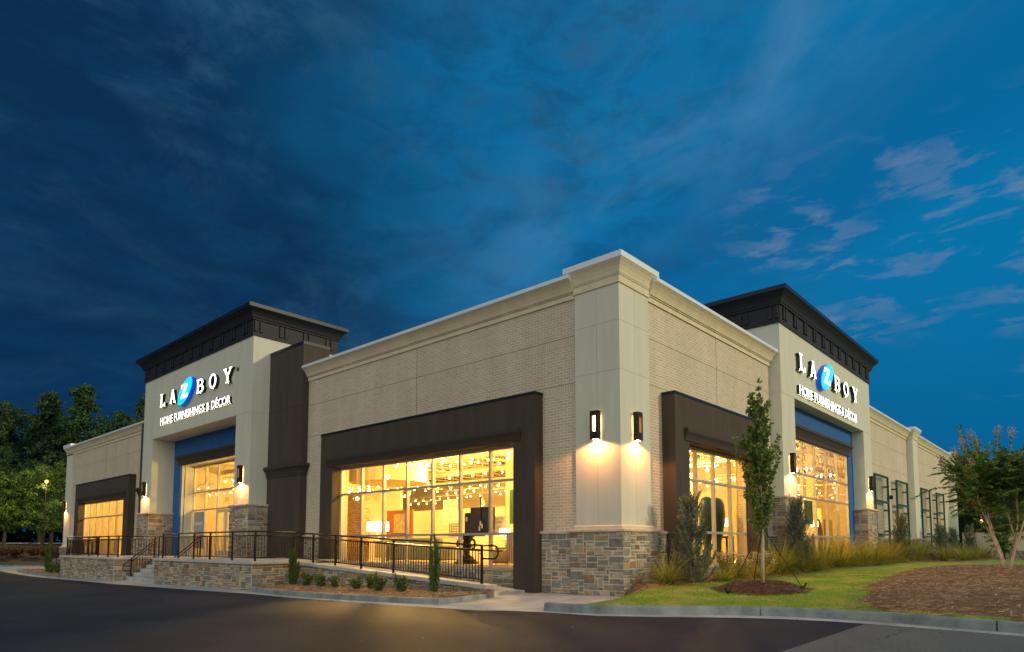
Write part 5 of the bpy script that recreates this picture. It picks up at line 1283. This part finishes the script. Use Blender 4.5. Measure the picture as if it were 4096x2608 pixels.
FG=[(.18,.18,.05),(.24,.20,.06),(.13,.15,.04)]; FF=[(.62,.52,.34),(.66,.58,.42),(.5,.38,.22)]
f0=shrub(700,.5,.85,FG,.06,'flowering_shrub',('pale flowering shrub below the side showroom window, left one','flowering shrub',(0,0,0),'flowering shrubs in the bed'),flowers=FF,nst=34)
f0.location=(1.0,4.3,.3)
for x,y,s,lab in((1.2,6.0,1.0,'pale flowering shrub below the side showroom window, right one'),(1.9,30.5,.9,'flowering shrub below the second trellis'),(2.2,35,.95,'pinkish flowering shrub at the first pilaster base')):
    o=copy_tree(f0,(x,y,.28),lab,rotz=x*3,scale=s)
# boxwoods in the planter
HG=[(.075,.14,.025),(.10,.17,.03),(.05,.095,.02),(.16,.23,.045)]
sh=shrub(420,.22,.44,HG,.05,'boxwood_shrub',('small boxwood shrub at the left end of the ramp planter','shrub',(0,0,0),'small shrubs in the ramp planter'),nst=14,stem=.007)
SP=[(-9.9,-3.1,1.05,None),(-8.75,-3.3,1.0,'second small boxwood from the left in the ramp planter'),(-8.0,-3.25,.9,'third small boxwood, sparse and reddish, in the ramp planter'),(-6.85,-3.25,.95,'left of the close pair of boxwoods in the middle of the planter'),(-6.55,-3.0,1.1,'taller right one of the close pair of boxwoods in the planter'),(-5.75,-3.35,1.0,'boxwood left of the last small shrub in the ramp planter'),(-4.75,-3.35,1.1,'round boxwood nearest the dark upright holly in the planter')]
for i,(x,y,s,lab) in enumerate(SP):
    o=sh if i==0 else copy_tree(sh); o.location=(x,y,pl_z(x,y)); o.scale=(s*1.25,s*1.25,s*1.12); o.rotation_euler=(0,0,i*1.3)
    if lab: o['label']=lab
for i,(x,y) in enumerate([(-35.5,-3.2),(-36.6,-3.3),(-37.7,-3.2),(-39,-3.3)]):
    o=copy_tree(sh,(x,y,pl_z(x,y)),'low boxwood in the far planter beyond the left platform',rotz=i*2.,scale=1.7); o['group']='boxwoods in the far planter'
def holly(loc,h,r,label,wide=False):
    T=thing('upright_holly',label,'shrub',loc,'narrow upright hollies by the railings'); tr=MB(); lf=MB()
    for k in range(11 if wide else 9):
        a=random.uniform(0,6.283); q=r*random.uniform(.2,1); hh=h*random.uniform(.55,1) if k else h*1.0; top=Vector((math.cos(a)*q,math.sin(a)*q,hh)); b=Vector((math.cos(a)*q*.25,math.sin(a)*q*.25,0)); 
        if k==0: top=Vector((0,0,h))
        mid=b.lerp(top,.45)+Vector((math.cos(a)*q*.3,math.sin(a)*q*.3,0)); tr.path([b,mid,top],[.012,.008,.003],5)
        for j in range(int(620*hh/h)):
            t=random.uniform(.05,1); p=b.lerp(mid,t*2) if t<.5 else mid.lerp(top,t*2-1); leafquad(lf,p+rv()*random.uniform(.01,.085)*(1.25-t),rv()+Vector((0,0,.7)),random.uniform(.035,.06),.03,jit(random.choice(HG),.3))
    tr.build('stems',bark,T); lf.build('foliage',leafm,T,colors=True,recalc=False)
holly((-3.72,-3.1,pl_z(-3.9,-3.0)),1.52,.16,'dark narrow upright holly in front of the lower ramp railing')
holly((-10.9,-3.0,pl_z(-11,-3)),1.25,.26,'forked upright holly at the corner of the right stone platform',True)
holly((-40.0,-3.2,-.5),1.9,.3,'upright holly left of the far ramp, beside the left platform')
# ---------------------------------------------------------------- woodland
def big_tree(kind,seed):
    random.seed(seed); T=thing('woodland_tree','x','tree'); tr=MB(); lf=MB()
    if kind=='pine': H=19;G=[(.040,.105,.030),(.058,.125,.034),(.030,.080,.026)];n=34;ls=.42
    elif kind=='oak': H=18;G=[(.036,.095,.036),(.05,.115,.036),(.027,.072,.030)];n=46;ls=.36
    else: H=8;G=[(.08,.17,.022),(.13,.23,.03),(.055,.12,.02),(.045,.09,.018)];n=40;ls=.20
    k=H/18
    tr.path([(0,0,-.5),(.1,0,H*.3),(0,.1,H*.6),(.05,0,H*.95)],[.28*k+.05,.22*k+.03,.13*k,.03],8)
    for i in range(n):
        t=(i+.5)/n; a=i*2.4+random.uniform(-.4,.4)
        if kind=='pine': z=H*(.22+.76*t); R=(1-t)**.8*4.2+.5; dz=-.1
        else: z=H*(.16+.70*t); R=H*.30*math.sin(math.pi*(.12+.80*t))**.7; dz=.35
        R*=random.uniform(.7,1.15); tip=Vector((math.cos(a)*R,math.sin(a)*R,z+R*dz)); b=Vector((0,0,z))
        tr.path([b,b.lerp(tip,.5)+Vector((0,0,.1*R)),tip],[.05*k+.01,.03*k+.006,.008],5)
        nc=6 if kind!='young' else 5
        for c in range(nc):
            u=(c+1)/nc; cc=b.lerp(tip,u)+rv()*R*.16; cr=(.95*k if kind!='pine' else .75)*random.uniform(.7,1.25)
            col=random.choice(G)
            for q in range(46 if kind!='young' else 34):
                v=rv()*cr*random.random()**.4; v.z*=.55; leafquad(lf,cc+v,rv()+Vector((0,0,-.2)),ls*random.uniform(.7,1.3),ls*.6,jit(col,.3))
    tr.build('trunk',barkd,T); lf.build('crown',leafm,T,colors=True,recalc=False); return T
pr={k:big_tree(k,s) for k,s in(('pine',11),('oak',12),('young',13))}
random.seed(99)
TL_=[ # kind,x,y,scale,rot,label
('oak',-101,4,1.12,0,'tall dark broadleaf tree at the far left edge of the wood'),
('oak',-106,11,1.18,1,'tall dark tree second from the left in the wood'),
('pine',-95,8.5,1.08,2,'dark conifer with pointed crown left of the left wing roof'),
('pine',-88,10.5,1.10,3,'tall feathery conifer rising above the left wing cornice'),
('oak',-85,13.5,1.0,4,'dark round crown behind the left wing roof'),
('pine',-90,19,1.12,5,'conifer half hidden behind the left tower'),
('oak',-92,25,1.1,1.5,'broad dark tree behind the left tower'),
('oak',-99,-2,1.0,2.5,'dark tree cut by the left edge of the picture'),
('pine',-110,6,1.1,3.3,'dark conifer behind the leftmost crowns'),
('oak',-98,15,1.0,.7,'dark tree filling the gap behind the conifers'),
('pine',-104,20,1.1,.2,'distant conifer behind the left wing'),
('oak',-92,2,.72,4.4,'lower dark tree at the left edge behind the lit trees'),
('pine',-97,3,1.0,1.1,'dark conifer filling the gap at the left edge'),
('oak',-94,12,1.05,2.2,'broad dark tree between the two pointed conifers'),
('oak',-90,7,.66,5.2,'lower dark tree behind the street lamp'),
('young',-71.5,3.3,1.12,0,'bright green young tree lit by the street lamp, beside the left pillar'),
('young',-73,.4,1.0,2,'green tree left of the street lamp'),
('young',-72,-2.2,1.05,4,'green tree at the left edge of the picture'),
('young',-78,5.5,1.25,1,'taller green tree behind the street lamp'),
('oak',-2,84,.74,1,'dark tree just right of the far end pillar'),
('oak',-1.5,74,.62,2,'dark tree behind the enclosure wall, left part'),
('oak',4,70,.60,3,'dark tree behind the flowering tree'),
('oak',9,68,.55,4,'dark tree at the right edge behind the enclosure wall'),
('young',3.6,62,.72,5,'yellow-green lit tree above the enclosure wall'),
('oak',1.5,66,.40,0,'low dark tree above the enclosure wall'),
('oak',12,56,.5,2,'dark tree beyond the right edge of the lawn'),
]
seen=set()
for kind,x,y,s,r,lab in TL_:
    b=pr[kind]; o=b if kind not in seen else copy_tree(b); seen.add(kind)
    o.location=(x,y,terrain(x,y)); o.scale=(s,s,s); o.rotation_euler=(0,0,r); o['label']=lab; o['category']='tree'
    o['group']={'pine':'woodland conifers','oak':'dark woodland trees','young':'young green trees'}[kind]
def far_wood(label,pts,h,n):
    m=MB(); G=[(.020,.040,.014),(.028,.052,.016),(.014,.028,.010)]
    for k in range(n):
        i=random.randrange(len(pts)-1); a=Vector((*pts[i],0)); b=Vector((*pts[i+1],0)); p=a.lerp(b,random.random())+Vector((random.uniform(-3,3),random.uniform(-3,3),0))
        hh=h*(.75+.35*noise.noise(Vector((p.x*.12,p.y*.12,0)))); p.z=-1+hh*random.random()**.8; leafquad(m,p,rv(),random.uniform(.8,1.6),random.uniform(.5,.9),jit(random.choice(G),.3))
    o=m.build('far_wood',leafm,colors=True,recalc=False); o['kind']='stuff'; return o
far_wood('',[(-118,-40),(-120,0),(-118,40),(-100,70)],11,16000)
far_wood('',[(-30,100),(0,100),(30,90),(45,60)],11,9000)
# staked saplings at the far right
o=copy_tree(pr['young'],(4.6,36.5,.25),'small staked sapling in front of the enclosure walls',scale=.40); o['group']='young green trees'
t=thing('tree_stakes','black straps bracing the far sapling by the enclosure wall','stake',(4.6,36.5,.25))
for dx,dy in((-1.0,-.3),(1.0,-.2),(0,.9)): m=MB(); m.tube((dx,dy,0),(0,0,1.7),.02,n=5); m.build('strap',blk,t); m=MB(); m.tube((dx*1.05,dy*1.05,.15),(dx*.95,dy*.95,-.1),.04,n=6); m.build('stake',blk,t)
# shrubs on the left bank
RG=[(.16,.075,.03),(.12,.08,.03),(.20,.09,.03)]
rs_=shrub(520,.9,.9,RG,.16,'reddish_shrub',('rust coloured rounded shrub on the bank at the far left, nearest the left pillar','shrub',(0,0,0),'rust coloured shrubs on the bank'),nst=26)
for i,(x,y,lab) in enumerate([(-66,3.2,None),(-65.2,1.3,'wide rust coloured shrub in the middle of the far left bank'),(-66.2,.0,'rust coloured shrub left of centre on the far left bank'),(-65,-1.2,'rust coloured shrub at the left picture edge')]):
    o=rs_ if i==0 else copy_tree(rs_); o.location=(x,y,.25); o.scale=(1.3,1.3,1); o.rotation_euler=(0,0,i)
    if lab: o['label']=lab
# road beyond the bank and a low verge
m=MB(); m.box(-83,-20,1.38,-81,30,1.44); struct(m.build('far_road',conc))
# kerb line at the far left drive
kerb('kerb',[(-57.5,14),(-57.5,4),(-57.8,1),(-59,-2),(-63,-6)],gz,.14)
struct(strip([(-57.5,-3.0),(-50.5,-3.4)],[(-57.5,.5),(-50.5,.5)],lambda x,y:gz(x,y)+.02).build('pavement_apron',conc,recalc=False))
# street lamp among the left trees
amber=emit('street_lamp_glow',(1,.42,.06),7)
def street_lamp(x,y,h,label,e):
    z=terrain(x,y); t=thing('street_lamp',label,'street lamp',(x,y,z)); m=MB(); m.path([(0,0,0),(0,0,h)],[.055,.03],8); m.lathe(0,0,[(.18,0),(.18,.3),(.1,.4)],10); m.build('pole',fixt,t)
    m=MB(); m.lathe(0,0,[(.04,h),(.11,h+.04),(.14,h+.20),(.16,h+.22),(.05,h+.3)],12); m.build('lantern',amber,t); 
    l=plight('street_lamp_light',(0,0,h+.2),e,(1,.72,.30),.3); l.parent=t; l.location=(.75,-.3,h+.1)
street_lamp(-66.8,2.35,7.0,'glowing amber street lamp among the green trees at the far left',1150)
street_lamp(1.0,59.6,3.4,'small pale street lamp shining above the enclosure wall',160)
